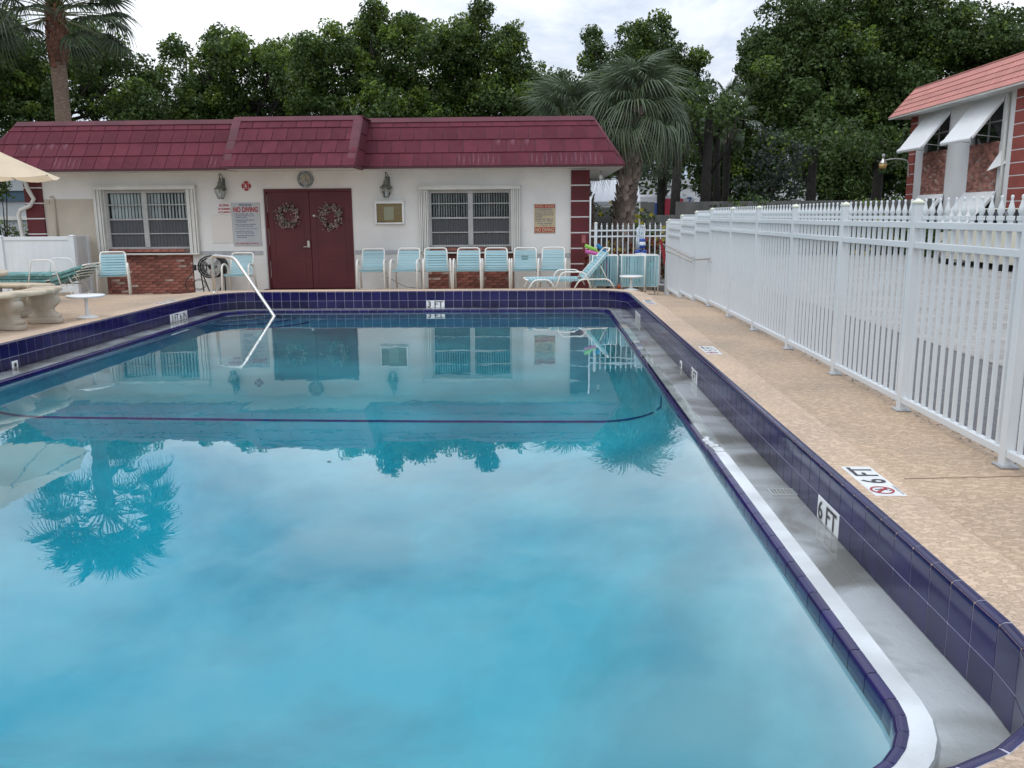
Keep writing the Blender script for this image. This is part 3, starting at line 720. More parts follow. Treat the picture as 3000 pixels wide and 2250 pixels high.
# windows
def window(x0, x1, z0, z1, rails, mull, fx0, fx1, fz0, fz1, nv, lab, closed):
    w = bpy.data.objects.new('window', None); w.location = Vector(((x0+x1)/2, WY, z0))-ploc(bh); link(w, bh); w['label'] = lab
    y = WY
    mb = MB(); mb.bbox(fx0, fx1, y-.13, y-.001, z1+.01, z1+.085, .006); mb.box(fx0-.015, fx1+.015, y-.14, y-.001, z1+.085, z1+.10)
    mb.build('shutter_header', M['alu'], w)
    MB().bbox(fx0+.05, fx1, y-.13, y-.013, fz0-.035, fz0, .005).build('window_sill', M['alu'], w)
    # accordion shutter stacks: four folded blades each side
    for (a, b) in ((fx0, x0-.01), (x1+.005, fx1)):
        nb = 5; s_ = (b-a)/nb
        for i in range(nb): MB().bbox(a+i*s_+.004, a+(i+1)*s_-.004, y-.125+(.0 if i % 2 else .02), y-.013, fz0+.002, z1+.008, .004).build('shutter_blade', M['alu'], w)
    mb = MB(); yo = y+.05
    mb.box(x0, x0+.05, yo, yo+.06, z0, z1); mb.box(x1-.05, x1, yo, yo+.06, z0, z1); mb.box(x0+.05, x1-.05, yo, yo+.06, z1-.06, z1); mb.box(x0+.05, x1-.05, yo, yo+.06, z0, z0+.04)
    mb.box(mull-.055, mull+.055, yo-.01, yo+.06, z0+.04, z1-.06); mb.build('window_frame', M['alu_g'], w)
    lv = [z1-.06]+rails+[z0+.04]
    for (a, b) in ((x0+.05, mull-.055), (mull+.055, x1-.05)):
        for i in range(4):
            zt, zb = lv[i], lv[i+1]
            MB().box(a, b, yo+.03, yo+.036, zb+.001, zt-.001).build('pane', M['glass'] if i < 2 else M['glass_s'], w)
            if i < 3: MB().bbox(a, b, yo+.0, yo+.055, zb-(.018 if i == 1 else .011), zb+(.018 if i == 1 else .011), .003).build('sash_rail', M['alu_g'], w)
    vw = (x1-x0-.14)/nv; hw_ = .037 if nv < 26 else .027; me = MB().box(-hw_, hw_, -.001, .001, z0-.02, z1-.07).mesh('blind_vane', M['vane']); R_ = random.Random(nv)
    for i in range(nv):
        xx = x0+.07+vw*(i+.5); a = closed+R_.uniform(-.12, .12)
        if nv < 26 and xx > mull+.35: a -= .28
        inst('blind_vane', me, w, Vector((xx, WY+.15, 0))-ploc(w), (0, 0, a))
    return w
window(-9.70, -7.82, .55, 1.835, [1.516, 1.20, .884], -8.82, -9.90, -7.60, .455, 1.9, 23, 'left window with pale vertical blinds mostly closed', -.36)
window(-2.46, -.65, .55, 1.775, [1.49, 1.178, .864], -1.548, -2.665, -.445, .44, 1.88, 30, 'right window with vertical blinds part open', 1.2)
# mansard roof -----------------------------------------------------
def shingle_slope(parent, xe0, xe1, xt0, xt1, ye, yt, ze, zt, offs, streak=()):
    """slope from eave line (xe0..xe1, ye, ze) to top line (xt0..xt1, yt, zt), courses of separate shingles"""
    sl_ = sqrt((yt-ye)**2+(zt-ze)**2); dy, dz_ = (yt-ye)/sl_, (zt-ze)/sl_
    N_ = Vector((0, -dz_, dy))
    P = lambda x, v, o=0: Vector((x, ye+dy*v, ze+dz_*v))+N_*o
    bk = MB(); bk.slab(P(xe0, 0), P(xe1, 0), P(xt1, sl_), P(xt0, sl_), .05); bk.build('roof_deck', M['dripedge'], parent)
    rows = [0, .375, .75, 1.125, sl_-.115]
    w = .307; shared = {}
    for r in range(4):
        v0, v1 = rows[r]+.004, rows[r+1]+.02
        l0 = xe0+(xt0-xe0)*v0/sl_; l1 = xe0+(xt0-xe0)*v1/sl_; r0 = xe1+(xt1-xe1)*v0/sl_; r1 = xe1+(xt1-xe1)*v1/sl_
        x = min(l0, l1)-offs[r]*w
        i = 0
        while x < max(r0, r1):
            a0, b0, a1, b1 = x+.006, x+w-.006, x+.006, x+w-.006
            a0, a1 = max(a0, l0), max(a1, l1); b0, b1 = min(b0, r0), min(b1, r1)
            if b0-a0 > .01 or b1-a1 > .01:
                b0, b1 = max(b0, a0+.002), max(b1, a1+.002)
                full = abs(b0-a0-(w-.012)) < 1e-4 and abs(b1-a1-(w-.012)) < 1e-4
                jit = random.uniform(-.002, .003)
                st_ = any(abs(x-s_[0]) < s_[1] and r == s_[2] for s_ in streak)
                key = (r, round(jit, 3), st_)
                def mk(a0, b0, a1, b1):
                    lift = .024+jit
                    m_ = MB(); m_.add([P(a0, v0, lift), P(b0, v0, lift), P(b1, v1, .006), P(a1, v1, .006), P(a0, v0, .001), P(b0, v0, .001), P(b1, v1, .001), P(a1, v1, .001)],
                                      [(0,1,2,3),(7,6,5,4),(0,4,5,1),(1,5,6,2),(2,6,7,3),(3,7,4,0)]); return m_
                mt = M['shingle_s'] if st_ else M['shingle']
                if full:
                    if key not in shared: shared[key] = mk(0, w-.012, 0, w-.012).mesh('shingle', mt); bm_fix(shared[key])
                    inst('shingle', shared[key], parent, Vector((a0, 0, 0))-ploc(parent))
                else: mk(a0, b0, a1, b1).build('shingle', mt, parent)
            x += w; i += 1
    # cap flashing and drip edge
    c = MB(); c.slab(P(xt0-(.04 if xt0 > xe0 else 0), sl_-.125, .03), P(xt1+(.04 if xt1 < xe1 else 0), sl_-.125, .03), P(xt1, sl_+.006, .03), P(xt0, sl_+.006, .03), .03); c.build('cap_flashing', M['shtrim'], parent)
    d = MB(); d.box(xe0, xe1, ye-.012, ye+.02, ze-.034, ze+.012); d.build('drip_edge', M['dripedge'], parent)
    return P
rl = bpy.data.objects.new('roof', None); link(rl, bh)
ZE, ZT = 2.240, 3.305
shingle_slope(rl, -12.22, -6.40, -11.58, -6.40, 18.5, 19.4, ZE, ZT+.01, (0.2, .7, .35, .0), ((-6.9, .3, 0), (-10.9, .5, 1), (-10.2, .3, 0)))
shingle_slope(rl, -3.76, 1.755, -3.76, 1.12, 18.5, 19.4, ZE, ZT, (.5, .1, .6, .2), ((-.75, .5, 1), (-1.5, .4, 0), (.5, .55, 0), (-.2, .3, 0)))
shingle_slope(rl, -6.43, -3.74, -6.43, -3.74, 17.6, 18.6, 2.215, 3.275, (.1, .6, .1, .6))
# side cheeks of the projecting centre
for x in (-6.43, -3.74):
    s_ = 1 if x > -5 else -1
    mb = MB(); V = [(x, 17.605, 2.18), (x, 18.6, 3.27), (x, 19.42, 3.27), (x, 18.51, 2.18)]
    mb.add(V+[(x-s_*.03, b, c) for a, b, c in V], [(0,1,2,3), (7,6,5,4), (0,4,5,1), (1,5,6,2), (2,6,7,3), (3,7,4,0)])
    mb.build('roof_cheek', M['shtrim'], rl)
    for i in range(3):
        v = .07+.33*i; y0_, z0_ = 17.6+v*.93, 2.19+v*1.01; mb = MB()
        mb.add([(x+s_*.001, y0_+.01, z0_), (x+s_*.001, y0_+.88, z0_), (x+s_*.001, y0_+.88+.29, z0_+.32), (x+s_*.001, y0_+.31, z0_+.32), (x+s_*.014, y0_+.01, z0_), (x+s_*.014, y0_+.88, z0_), (x+s_*.005, y0_+.88+.29, z0_+.32), (x+s_*.005, y0_+.31, z0_+.32)],
               [(0,1,2,3), (7,6,5,4), (0,4,5,1), (1,5,6,2), (2,6,7,3), (3,7,4,0)]); mb.build('shingle', M['shingle'], rl)
c = MB(); c.slab((-3.72, 18.56, 3.25), (-3.72, 19.40, 3.24), (-3.76, 19.40, 3.285), (-3.76, 18.56, 3.285), .01); c.box(-3.78, -3.70, 18.56, 19.4, 3.275, 3.29); c.build('cap_flashing', M['shtrim'], rl)
# corner trims of the centre and hip ridges
def trim(a, b, w, parent=rl, n='hip_trim', mt=None): 
    A, B = Vector(a), Vector(b); MB().tube([A, B], w, 6).build(n, mt or M['shtrim'], parent)
trim((1.755, 18.5, ZE), (1.13, 19.4, ZT-.02), .032); trim((-12.22, 18.5, ZE), (-11.58, 19.4, ZT-.02), .032)
trim((-6.43, 17.6, 2.2), (-6.43, 18.58, 3.25), .03); trim((-3.74, 17.6, 2.2), (-3.74, 18.58, 3.25), .03)
for (x0, x1) in ((-6.43, -6.27), (-3.90, -3.74)):  # flat corner boards over the centre slope
    sl_ = sqrt(1+1.085**2); MB().slab((x0, 17.6-.022, 2.19+.02), (x1, 17.6-.022, 2.19+.02), (x1, 18.6-.022, 3.275+.02), (x0, 18.6-.022, 3.275+.02), .02).build('corner_board', M['shtrim'], rl)
# hip side slopes, joined shingles (seen only from the side)
for (xe, xt) in ((1.755, 1.12), (-12.22, -11.58)):
    s_ = 1 if xe > 0 else -1; mb = MB()
    for r in range(4):
        z0_, z1_ = ZE+(ZT-ZE)*r/4, ZE+(ZT-ZE)*(r+1)/4; xa, xb = xe+(xt-xe)*r/4, xe+(xt-xe)*(r+1)/4; ya, yb = 18.5+.9*r/4, 18.5+.9*(r+1)/4
        k = 0; y = ya
        while y < 26.4:
            y1 = min(y+.3, 26.4); o_ = .02
            mb.add([(xa+s_*o_, y+.003, z0_), (xa+s_*o_, y1-.003, z0_), (xb, y1-.003, z1_), (xb, max(y+.003, yb), z1_), (xa-s_*.02, y+.003, z0_), (xa-s_*.02, y1-.003, z0_), (xb-s_*.02, y1-.003, z1_), (xb-s_*.02, max(y+.003, yb), z1_)],
                   [(0,1,2,3), (7,6,5,4), (0,4,5,1), (1,5,6,2), (2,6,7,3), (3,7,4,0)]); y = y1
    tag(mb.build('shingle', M['shingle'], rl), kind='stuff')
mb = MB(); mb.box(-11.58, 1.12, 19.41, 26.3, 3.18, 3.27); mb.build('flat_roof', M['band_grey'], rl)
sf = MB(); sf.box(-12.2, 1.74, 18.52, WY+.001, 2.208, 2.228); sf.box(-6.41, -3.76, 17.62, 18.519, 2.186, 2.206); sf.box(1.062, 1.74, WY+.0015, 26.3, 2.208, 2.228); sf.box(-12.2, -11.48, WY+.0015, 26.3, 2.208, 2.228)
sf.build('soffit', M['soffit'], rl)
dn = thing('downspout', 'white downspout bent over the left maroon pilaster of the pool house', 'downspout', (-11.4, 19.05, -.4))
MB().tube([(-11.33, 18.95, 2.16), (-11.27, 19.0, 1.85), (-11.20, 19.05, 1.66), (-11.30, 19.06, 1.52), (-11.55, 19.07, 1.42), (-11.60, 19.08, 1.32), (-11.57, 19.08, .9), (-11.53, 19.08, -.44)], .045, 8).build('pipe', M['alu'], dn)
fl_ = thing('flood_light', 'small flood light under the soffit at the right end of the pool house', 'light', (1.3, 19.3, 2.1))
MB().tube([(1.32, 19.3, 2.165), (1.32, 19.3, 2.09), (1.30, 19.22, 2.06)], .018, 8).build('arm', M['alu_g'], fl_)
MB().lathe([(.0, .0), (.035, .01), (.045, .05), (.03, .09), (.012, .11)], (1.30, 19.2, 1.97), 14).build('bulb', M['plastic'], fl_)
cp = thing('wall_conduit', 'tan painted pipe running down the tan wall patch beside the window', 'pipe', (-10.82, WY-.02, .8))
MB().tube([(-10.9, WY-.02, 1.70), (-10.84, WY-.03, 1.715), (-10.82, WY-.03, 1.68), (-10.82, WY-.03, .83)], .018, 8).build('pipe', M['wall_tan'], cp)
mb = MB(); mb.bbox(-10.86, -10.78, WY-.05, WY-.008, .76, .84, .005); mb.build('valve_box', M['bronze'], cp); MB().bbox(-10.97, -10.93, WY-.03, WY-.008, 1.56, 1.62, .003).build('bracket', M['wall_tan'], cp)

# ---- wall fittings
X3, Z3 = (1, 0, 0), (0, 0, 1)
def sign(name, label, x0, x1, z0, z1, mt, y=WY, th=.006, cat='sign'):
    t = thing(name, label, cat, ((x0+x1)/2, y, (z0+z1)/2)); MB().bbox(x0, x1, y-.012-th, y-.004, z0, z1, .002).build('board', mt, t); return t, y-.012-th-.0015
t, y = sign('warning_sign', 'small white sign with three red lines beginning NO DIVING left of the grey rules', -7.148, -6.862, 1.295, 1.53, M['plastic'])
for i, (s_, w_) in enumerate((('NO DIVING', .23), ('NO RUNNING', .27), ('NO JUMPING', .27))): text(s_, (-7.005, y, 1.49-i*.077), X3, Z3, .058, M['red_print'], t, width=w_, bold=.04)
t, y = sign('pool_rules_sign', 'tall grey pool rules sign with big red NO DIVING beside the doors', -6.845, -6.215, .605, 1.545, M['sign_grey'])
text('POOL RULES', (-6.53, y, 1.497), X3, Z3, .042, M['blue_print'], t, width=.28, bold=.015)
text('NO DIVING', (-6.53, y, 1.395), X3, Z3, .115, M['red_print'], t, width=.55, bold=.035)
lines = ['1. POOL HOURS 7 AM - 10 PM', '2. SHOWER TO REMOVE OILS AND', '    SUNTAN LOTIONS', '', '3. TOWELS SHOULD BE USED ON', '    LOUNGE CHAIRS', '', '4. FOOT COVERING MUST BE WORN', '    TO AND FROM POOL AREA', '', '5. NO GLASS, BOTTLES, PETS, ETC.', '', '6. ALL PERSONS USING POOL', '    DO SO AT YOUR OWN RISK', '', '7. RADIOS MUST BE PLAYED AT', '    A LOW VOLUME']
zz = 1.300
for l_ in lines:
    if l_: text(l_.strip(), (-6.79+(.03 if l_.startswith(' ') else 0), y, zz), X3, Z3, .024, M['blue_print'], t, width=(.0195 if l_.startswith(' ') else .0175)*len(l_.strip())*.92, bold=.012, align='LEFT', name='printed_line'); zz -= .040
    else: zz -= .014
text('NO LIFEGUARD ON DUTY', (-6.53, y, .655), X3, Z3, .036, M['red_print'], t, width=.52, bold=.02)
t = thing('blank_sign_board', 'blank off-white board under the small red warning sign', 'board', (-7.08, WY, .98)); MB().box(-7.32, -6.852, WY-.010, WY-.003, .67, 1.285).build('board', M['patch'], t)
t, y = sign('pool_hours_sign', 'cream and red pool rules sign on the wall near the right maroon pilaster', -.145, .318, .84, 1.462, M['cream_sign'])
MB().box(-.135, .308, y-.001, y+.0015, 1.378, 1.452).build('red_band', M['red_print'], t); MB().box(-.135, .308, y-.001, y+.0015, .85, .965).build('red_band', M['red_print'], t)
text('POOL RULES', (.087, y-.002, 1.414), X3, Z3, .042, M['cream_sign'], t, width=.40, bold=.03); text('NO DIVING', (.087, y-.002, .907), X3, Z3, .085, M['cream_sign'], t, width=.41, bold=.03)
for i, s_ in enumerate(('SHOWER BEFORE ENTERING', 'NO FOOD, DRINK OR GLASS', 'IN POOL OR ON POOL DECK.', 'NO ANIMALS IN POOL OR ON', 'POOL DECK', 'MAXIMUM WATER TEMP. 104', 'BATHING LOAD    PERSONS')):
    text(s_, (-.118, y, 1.352-i*.041-(.008 if i > 4 else 0)), X3, Z3, .024, M['blue_print'], t, width=.40*len(s_)/24, bold=.02, align='LEFT', name='printed_line')
text('POOL HOURS', (.087, y, 1.045), X3, Z3, .028, M['blue_print'], t, width=.32, bold=.02); text('8 AM TO    PM', (.11, y, 1.003), X3, Z3, .020, M['blue_print'], t, width=.24, bold=.01, name='printed_line')
for a, b in ((-.14, 1.457), (.313, 1.457), (-.14, .845), (.313, .845)): MB().tube([(a, y+.004, b), (a, y-.003, b)], .008, 8).build('screw', M['bronze'], t)
t = thing('notice_board', 'framed cork notice board with one sheet of paper under the right lantern', 'notice board', (-3.33, WY, 1.3))
MB().box(-3.61, -3.045, WY-.03, WY-.004, 1.09, 1.50).build('cork_panel', M['cork'], t)
mb = MB(); mb.bbox(-3.65, -3.61, WY-.07, WY-.004, 1.055, 1.54, .004); mb.bbox(-3.045, -3.005, WY-.07, WY-.004, 1.055, 1.54, .004); mb.bbox(-3.61, -3.045, WY-.07, WY-.004, 1.055, 1.09, .004); mb.bbox(-3.61, -3.045, WY-.07, WY-.004, 1.50, 1.54, .004); mb.bbox(-3.68, -2.99, WY-.085, WY-.004, 1.541, 1.565, .004)
mb.build('frame', M['plastic'], t); MB().box(-3.45, -3.235, WY-.033, WY-.031, 1.14, 1.43).build('paper_sheet', M['paper'], t); MB().box(-3.608, -3.047, WY-.062, WY-.058, 1.092, 1.498).build('glass_pane', M['glass'], t)
mb = MB()
for a, w_ in ((-3.50, .03), (-3.47, .02), (-3.43, .035)): mb.lathe([(.0, 0), (w_*.5, .004), (w_*.3, .014), (0, .018)], (a, WY-.04, 1.092), 7)
mb.build('leaf_litter', M['bronze'], t)
# fire-service sign: red cross pattee with R
t = thing('fire_service_sign', 'red Maltese cross sign with a white R on the wall beside the left lantern', 'sign', (-6.484, WY, 1.905))
cx, cz = -6.484, 1.905; mb = MB(); R_ = .108
for q in range(4):
    a = q*pi/2; pts = [(-.030, .045), (-.062, .085), (-.035, .095), (0, .112), (.035, .095), (.062, .085), (.030, .045)]
    mb.prism([(cx+p*cos(a)-r*sin(a), cz+p*sin(a)+r*cos(a)) for p, r in pts], WY-.010, WY-.004, 'y')
mb.prism([(cx+.063*cos(2*pi*k/24), cz+.063*sin(2*pi*k/24)) for k in range(24)], WY-.012, WY-.0035, 'y'); mb.build('cross_plate', M['red_print'], t)
V = []; mb = MB()
for k in range(32): a = 2*pi*k/32; V += [(cx+.058*cos(a), WY-.0125, cz+.058*sin(a)), (cx+.0545*cos(a), WY-.0125, cz+.0545*sin(a))]
mb.add(V, [(2*k, 2*((k+1) % 32), 2*((k+1) % 32)+1, 2*k+1) for k in range(32)]); mb.build('white_ring', M['plastic'], t)
text('R', (cx, WY-.0135, cz), X3, Z3, .062, M['plastic'], t, bold=.03)
# wall clock
t = thing('wall_clock', 'round grey patterned wall clock with small dial above the maroon double doors', 'clock', (-5.16, WY, 2.06))
cx, cz = -5.16, 2.035
def disc(r0, r1, y0, y1, n_=40, c=(cx, cz)):
    m_ = MB(); V = []
    for k in range(n_):
        a = 2*pi*k/n_
        for r in ((r1, r0) if r0 else (r1,)):
            V += [(c[0]+r*cos(a), y0, c[1]+r*sin(a)), (c[0]+r*cos(a), y1, c[1]+r*sin(a))]
    if r0: m_.add(V, [f for k in range(n_) for j in (((k+1) % n_),) for f in ((4*k, 4*j, 4*j+2, 4*k+2), (4*k+1, 4*k+3, 4*j+3, 4*j+1), (4*k, 4*k+1, 4*j+1, 4*j), (4*k+2, 4*j+2, 4*j+3, 4*k+3))])
    else: m_.add(V, [tuple(2*k for k in range(n_)), tuple(2*k+1 for k in range(n_-1, -1, -1))]+[(2*k, 2*k+1, 2*((k+1) % n_)+1, 2*((k+1) % n_)) for k in range(n_)])
    return m_
disc(.12, .178, WY-.04, WY-.004).build('patterned_rim', mat('clock_rim', (.34, .38, .40), .6, col2=(.08, .10, .12), vscale=38, ramp=(.44, .56)), t)
disc(0, .121, WY-.025, WY-.004).build('clock_face', mat('clock_face', (.42, .40, .33), .6, .08, 20), t)
disc(0, .062, WY-.034, WY-.0255, 24, (cx, cz-.10)).build('lower_dial', M['band_grey'], t)
disc(.058, .067, WY-.038, WY-.0345, 24, (cx, cz-.10)).build('dial_ring', M['bronze'], t)
mb = MB(); mb.tube([(cx, WY-.030, cz), (cx+.02, WY-.030, cz+.062)], .004, 5); mb.build('hour_hand', M['black'], t); mb = MB(); mb.tube([(cx, WY-.032, cz), (cx+.085, WY-.032, cz-.035)], .003, 5); mb.build('minute_hand', M['black'], t)
for s_, a in (('12', 90), ('3', 0), ('9', 180)): text(s_, (cx+.095*cos(radians(a)), WY-.027, cz+.095*sin(radians(a))), X3, Z3, .026, M['black'], t, bold=.02)
# lanterns
def lantern(x, lab):
    t = thing('wall_lantern', lab, 'lantern', (x, WY, 1.9), 0, 'wall lanterns either side of the doors')
    y = WY-.16
    mb = MB(); mb.lathe([(.0, .0), (.035, .005), (.045, .03), (.06, .12), (.125, .19), (.135, .175), (.128, .165)][::-1] if 0 else [(.145, 0), (.152, .012), (.115, .03), (.06, .085), (.05, .15), (.028, .175), (.02, .20), (.0, .205)], (x, y, 1.835), 6, False); mb.build('hood', M['bronze'], t)
    mb = MB()
    for k in range(6):
        a = 2*pi*k/6; mb.tube([(x+.130*cos(a), y+.130*sin(a), 1.84), (x+.124*cos(a), y+.124*sin(a), 1.76), (x+.06*cos(a), y+.06*sin(a), 1.635)], .005, 5)
    mb.lathe([(.062, 0), (.066, .008), (.062, .016)], (x, y, 1.625), 6, False); mb.build('cage', M['bronze'], t)
    mb = MB(); V = []
    for k in range(6):
        a = 2*pi*k/6
        for r, z in ((.109, 1.838), (.102, 1.76), (.056, 1.642)): V.append((x+r*cos(a), y+r*sin(a), z))
    mb.add(V, [(3*k+j, 3*((k+1) % 6)+j, 3*((k+1) % 6)+j+1, 3*k+j+1) for k in range(6) for j in range(2)]); mb.build('glass_pane', M['glass'], t)
    for dx in (-.03, .03, 0): MB().tube([(x+dx, y+abs(dx), 1.645), (x+dx, y+abs(dx), 1.75)], .010, 8).build('candle_tube', M['plastic'], t)
    mb = MB(); mb.tube([(x, y, 2.03), (x, y-.0, 2.10), (x-.01, y+.01, 2.15), (x, y+.06, 2.17), (x+.02, y+.11, 2.12), (x+.03, WY-.02, 2.02)], .011, 7); mb.tube([(x-.025, y+.0, 2.05), (x+.025, y, 2.07)], .014, 7); mb.lathe([(0, 0), (.03, .01), (.03, .03), (0, .04)], (x, y, 2.03), 8)
    mb.bbox(x-.005, x+.065, WY-.03, WY-.003, 1.80, 2.08, .012); mb.build('bracket', M['bronze'], t)
lantern(-7.01, 'old greenish wall lantern left of the doors, above the small red warning sign'); lantern(-3.36, 'old greenish wall lantern right of the doors, above the cork notice board')
# wreaths: ring of twigs with petals and leaves (dense small pieces joined)
def wreath(x, z, lab, seed):
    t = thing('door_wreath', lab, 'wreath', (x, WY-.02, z), 0, 'floral wreaths hung on the doors')
    R_ = random.Random(seed); mb = MB()
    for k in range(5):
        r = .19+R_.uniform(-.03, .03); mb.tube([(x+(r+R_.uniform(-.015, .015))*cos(a), WY-.02+R_.uniform(-.012, .012), z+(r+R_.uniform(-.015, .015))*sin(a)) for a in np.linspace(0, 2*pi, 26)[:-1]], .007, 5, closed=True)
    for k in range(46):
        a = R_.uniform(0, 2*pi); r0 = .19; r1 = R_.uniform(.24, .33); b = a+R_.uniform(-.5, .5); mb.tube([(x+r0*cos(a), WY-.02, z+r0*sin(a)), (x+r1*cos(b), WY-.045-R_.random()*.03, z+r1*sin(b))], .003, 4)
    mb.build('twig_ring', M['trunk'], t)
    for nm, mt, cnt, sz in (('blossoms', mat('dusty_pink', (.38, .26, .25), .8, island=.4), 150, .022), ('wreath_leaves', mat('sage_leaf', (.13, .14, .10), .8, island=.4), 110, .027)):
        mb = MB()
        for k in range(cnt):
            a = R_.uniform(0, 2*pi); r = R_.gauss(.205, .048); c = Vector((x+r*cos(a), WY-.035-R_.random()*.04, z+r*sin(a)))
            u = Vector((R_.uniform(-1, 1), R_.uniform(-.4, .4), R_.uniform(-1, 1))).normalized(); w_ = u.cross(Vector((R_.uniform(-.3, .3), -1, R_.uniform(-.3, .3)))).normalized(); s_ = sz*R_.uniform(.6, 1.3)
            mb.add([c-u*s_, c+w_*s_*.6-Vector((0, .004, 0)), c+u*s_, c-w_*s_*.6-Vector((0, .004, 0))], [(0, 1, 2, 3)])
        tag(mb.build(nm, mt, t), kind='stuff')
wreath(-5.58, 1.24, 'pink and grey floral wreath on the left door', 3); wreath(-4.635, 1.235, 'pink and grey floral wreath on the right door', 4)

# ================================================================== FURNITURE
def rounded(pts, r=.05, n=4):
    """round the corners of a 3d polyline"""
    P = [Vector(p) for p in pts]; out = [P[0]]
    for i in range(1, len(P)-1):
        a, b, c = P[i-1], P[i], P[i+1]; d1 = (a-b); d2 = (c-b); q = min(r, d1.length*.45, d2.length*.45)
        s, e_ = b+d1.normalized()*q, b+d2.normalized()*q
        for k in range(n+1):
            t = k/n; out.append(s*(1-t)**2+b*2*t*(1-t)+e_*t*t)
    return out+[P[-1]]
def strap_mesh(w, h, mt, sag=.0, th=.004, drop=0):
    mb = MB()
    if drop:
        for s_ in (-1, 1): mb.box(min(s_*w/2, s_*(w/2+.004)), max(s_*w/2, s_*(w/2+.004)), -h/2, h/2, -drop, 0)
    xs_ = np.linspace(-w/2, w/2, 6)
    V = []
    for x in xs_:
        s_ = -sag*(1-(2*x/w)**2)
        V += [(x, -h/2, s_), (x, h/2, s_), (x, h/2, s_-th), (x, -h/2, s_-th)]
    F = []
    for i in range(5): F += [(4*i+a, 4*i+(a+1) % 4, 4*i+4+(a+1) % 4, 4*i+4+a) for a in range(4)]
    F += [(0, 1, 2, 3), (20, 23, 22, 21)]
    mb.add(V, F, False); me = mb.mesh('strap', mt); bm_fix(me); return me
def make_chair():
    t = thing('strap_chair', 'x', 'chair', (0, 0, 0))
    for s in (-1, 1):
        pts = rounded([(s*.295, -.30, 0), (s*.285, -.235, .60), (s*.285, -.08, .635), (s*.28, .10, .56), (s*.285, .235, 0)], .09, 5)
        MB().tube(pts, .021, 8).build('side_frame', M['tube'], t)
    pts = rounded([(-.245, .10, .36), (-.235, .30, .845), (.235, .30, .845), (.245, .10, .36)], .075, 5); MB().tube(pts, .0165, 8).build('back_frame', M['tube'], t)
    pts = rounded([(-.245, .14, .355), (-.25, -.23, .41), (.25, -.23, .41), (.245, .14, .355)], .05, 4); MB().tube(pts, .0125, 8).build('seat_frame', M['tube'], t)
    for y, z in ((-.2, .405), (.12, .36)): MB().tube([(-.283, y, z), (.283, y, z)], .010, 6).build('cross_bar', M['tube'], t)
    me = strap_mesh(.50, .046, M['strap'], .012); me2 = strap_mesh(.485, .046, M['strap'], -.0)
    for i in range(7):
        y = -.235+.056*i; inst('strap', me, t, (0, y, .425-.145*(y+.23)), (-.145, 0, 0))
    # front wrap strap, visible from the front
    inst('strap', me2, t, (0, -.247, .402), (pi/2, 0, 0))
    for i in range(8):
        f = .09+.108*i; inst('strap', me2, t, (0, .10+.20*f-.012, .36+.485*f), (pi/2-.39, 0, 0))
    return t
chairs = [(-8.62, 17.15, .24, 'pale blue strap chair standing alone in front of the left brick panel'),
 (-6.47, 18.35, .0, 'pale blue strap chair between the black drum fan and the maroon doors'),
 (-3.62, 18.45, .03, 'pale blue strap chair immediately right of the maroon doors, first of the seven'),
 (-2.87, 18.45, -.06, 'second pale blue strap chair right of the doors, by the left edge of the window'),
 (-2.215, 18.30, .10, 'third pale blue strap chair right of the doors, slightly turned, under the window'),
 (-1.55, 18.40, .0, 'fourth pale blue strap chair right of the doors, under the middle of the window'),
 (-.955, 18.45, .02, 'fifth pale blue strap chair right of the doors, under the right half of the window'),
 (-.335, 18.45, .0, 'sixth pale blue strap chair right of the doors, with a dark smudge on its back'),
 (.25, 18.45, -.05, 'last pale blue strap chair of the row, beside the right maroon pilaster')]
c0 = make_chair()
for i, (x, y, a, lab) in enumerate(chairs):
    c = c0 if i == 0 else copy_tree(c0)
    y += (.0, .0, .02, -.05, .03, -.04, .0, .05, -.03)[i]; a *= 1.6; c.location = (x, y, gz(x, y)); c.rotation_euler = (0, 0, a); c['label'] = lab; c['group'] = 'pale blue strap chairs along the pool house wall'
    if i == 7:
        sm = MB(); random.seed(5)
        V = [(-.03+.075*cos(q)*random.uniform(.7, 1.1), .0, .05*sin(q)*random.uniform(.7, 1.1)) for q in np.linspace(0, 2*pi, 15)[:-1]]
        # a worn dark patch on the middle straps
        for k in (4, 5):
            f = .09+.108*k; mb = MB(); mb.add([(-.09, .10+.20*f-.0175-.0025, .36+.485*f-.018), (.05, .10+.20*f-.0175-.0025, .36+.485*f-.02), (.07, .10+.20*f-.0105-.0025, .36+.485*f+.015), (-.07, .10+.20*f-.0105-.0025, .36+.485*f+.017)], [(0, 1, 2, 3)])
            mb.build('dark_smudge', mat('smudge', (.13, .26, .27), .8), c, world=False)
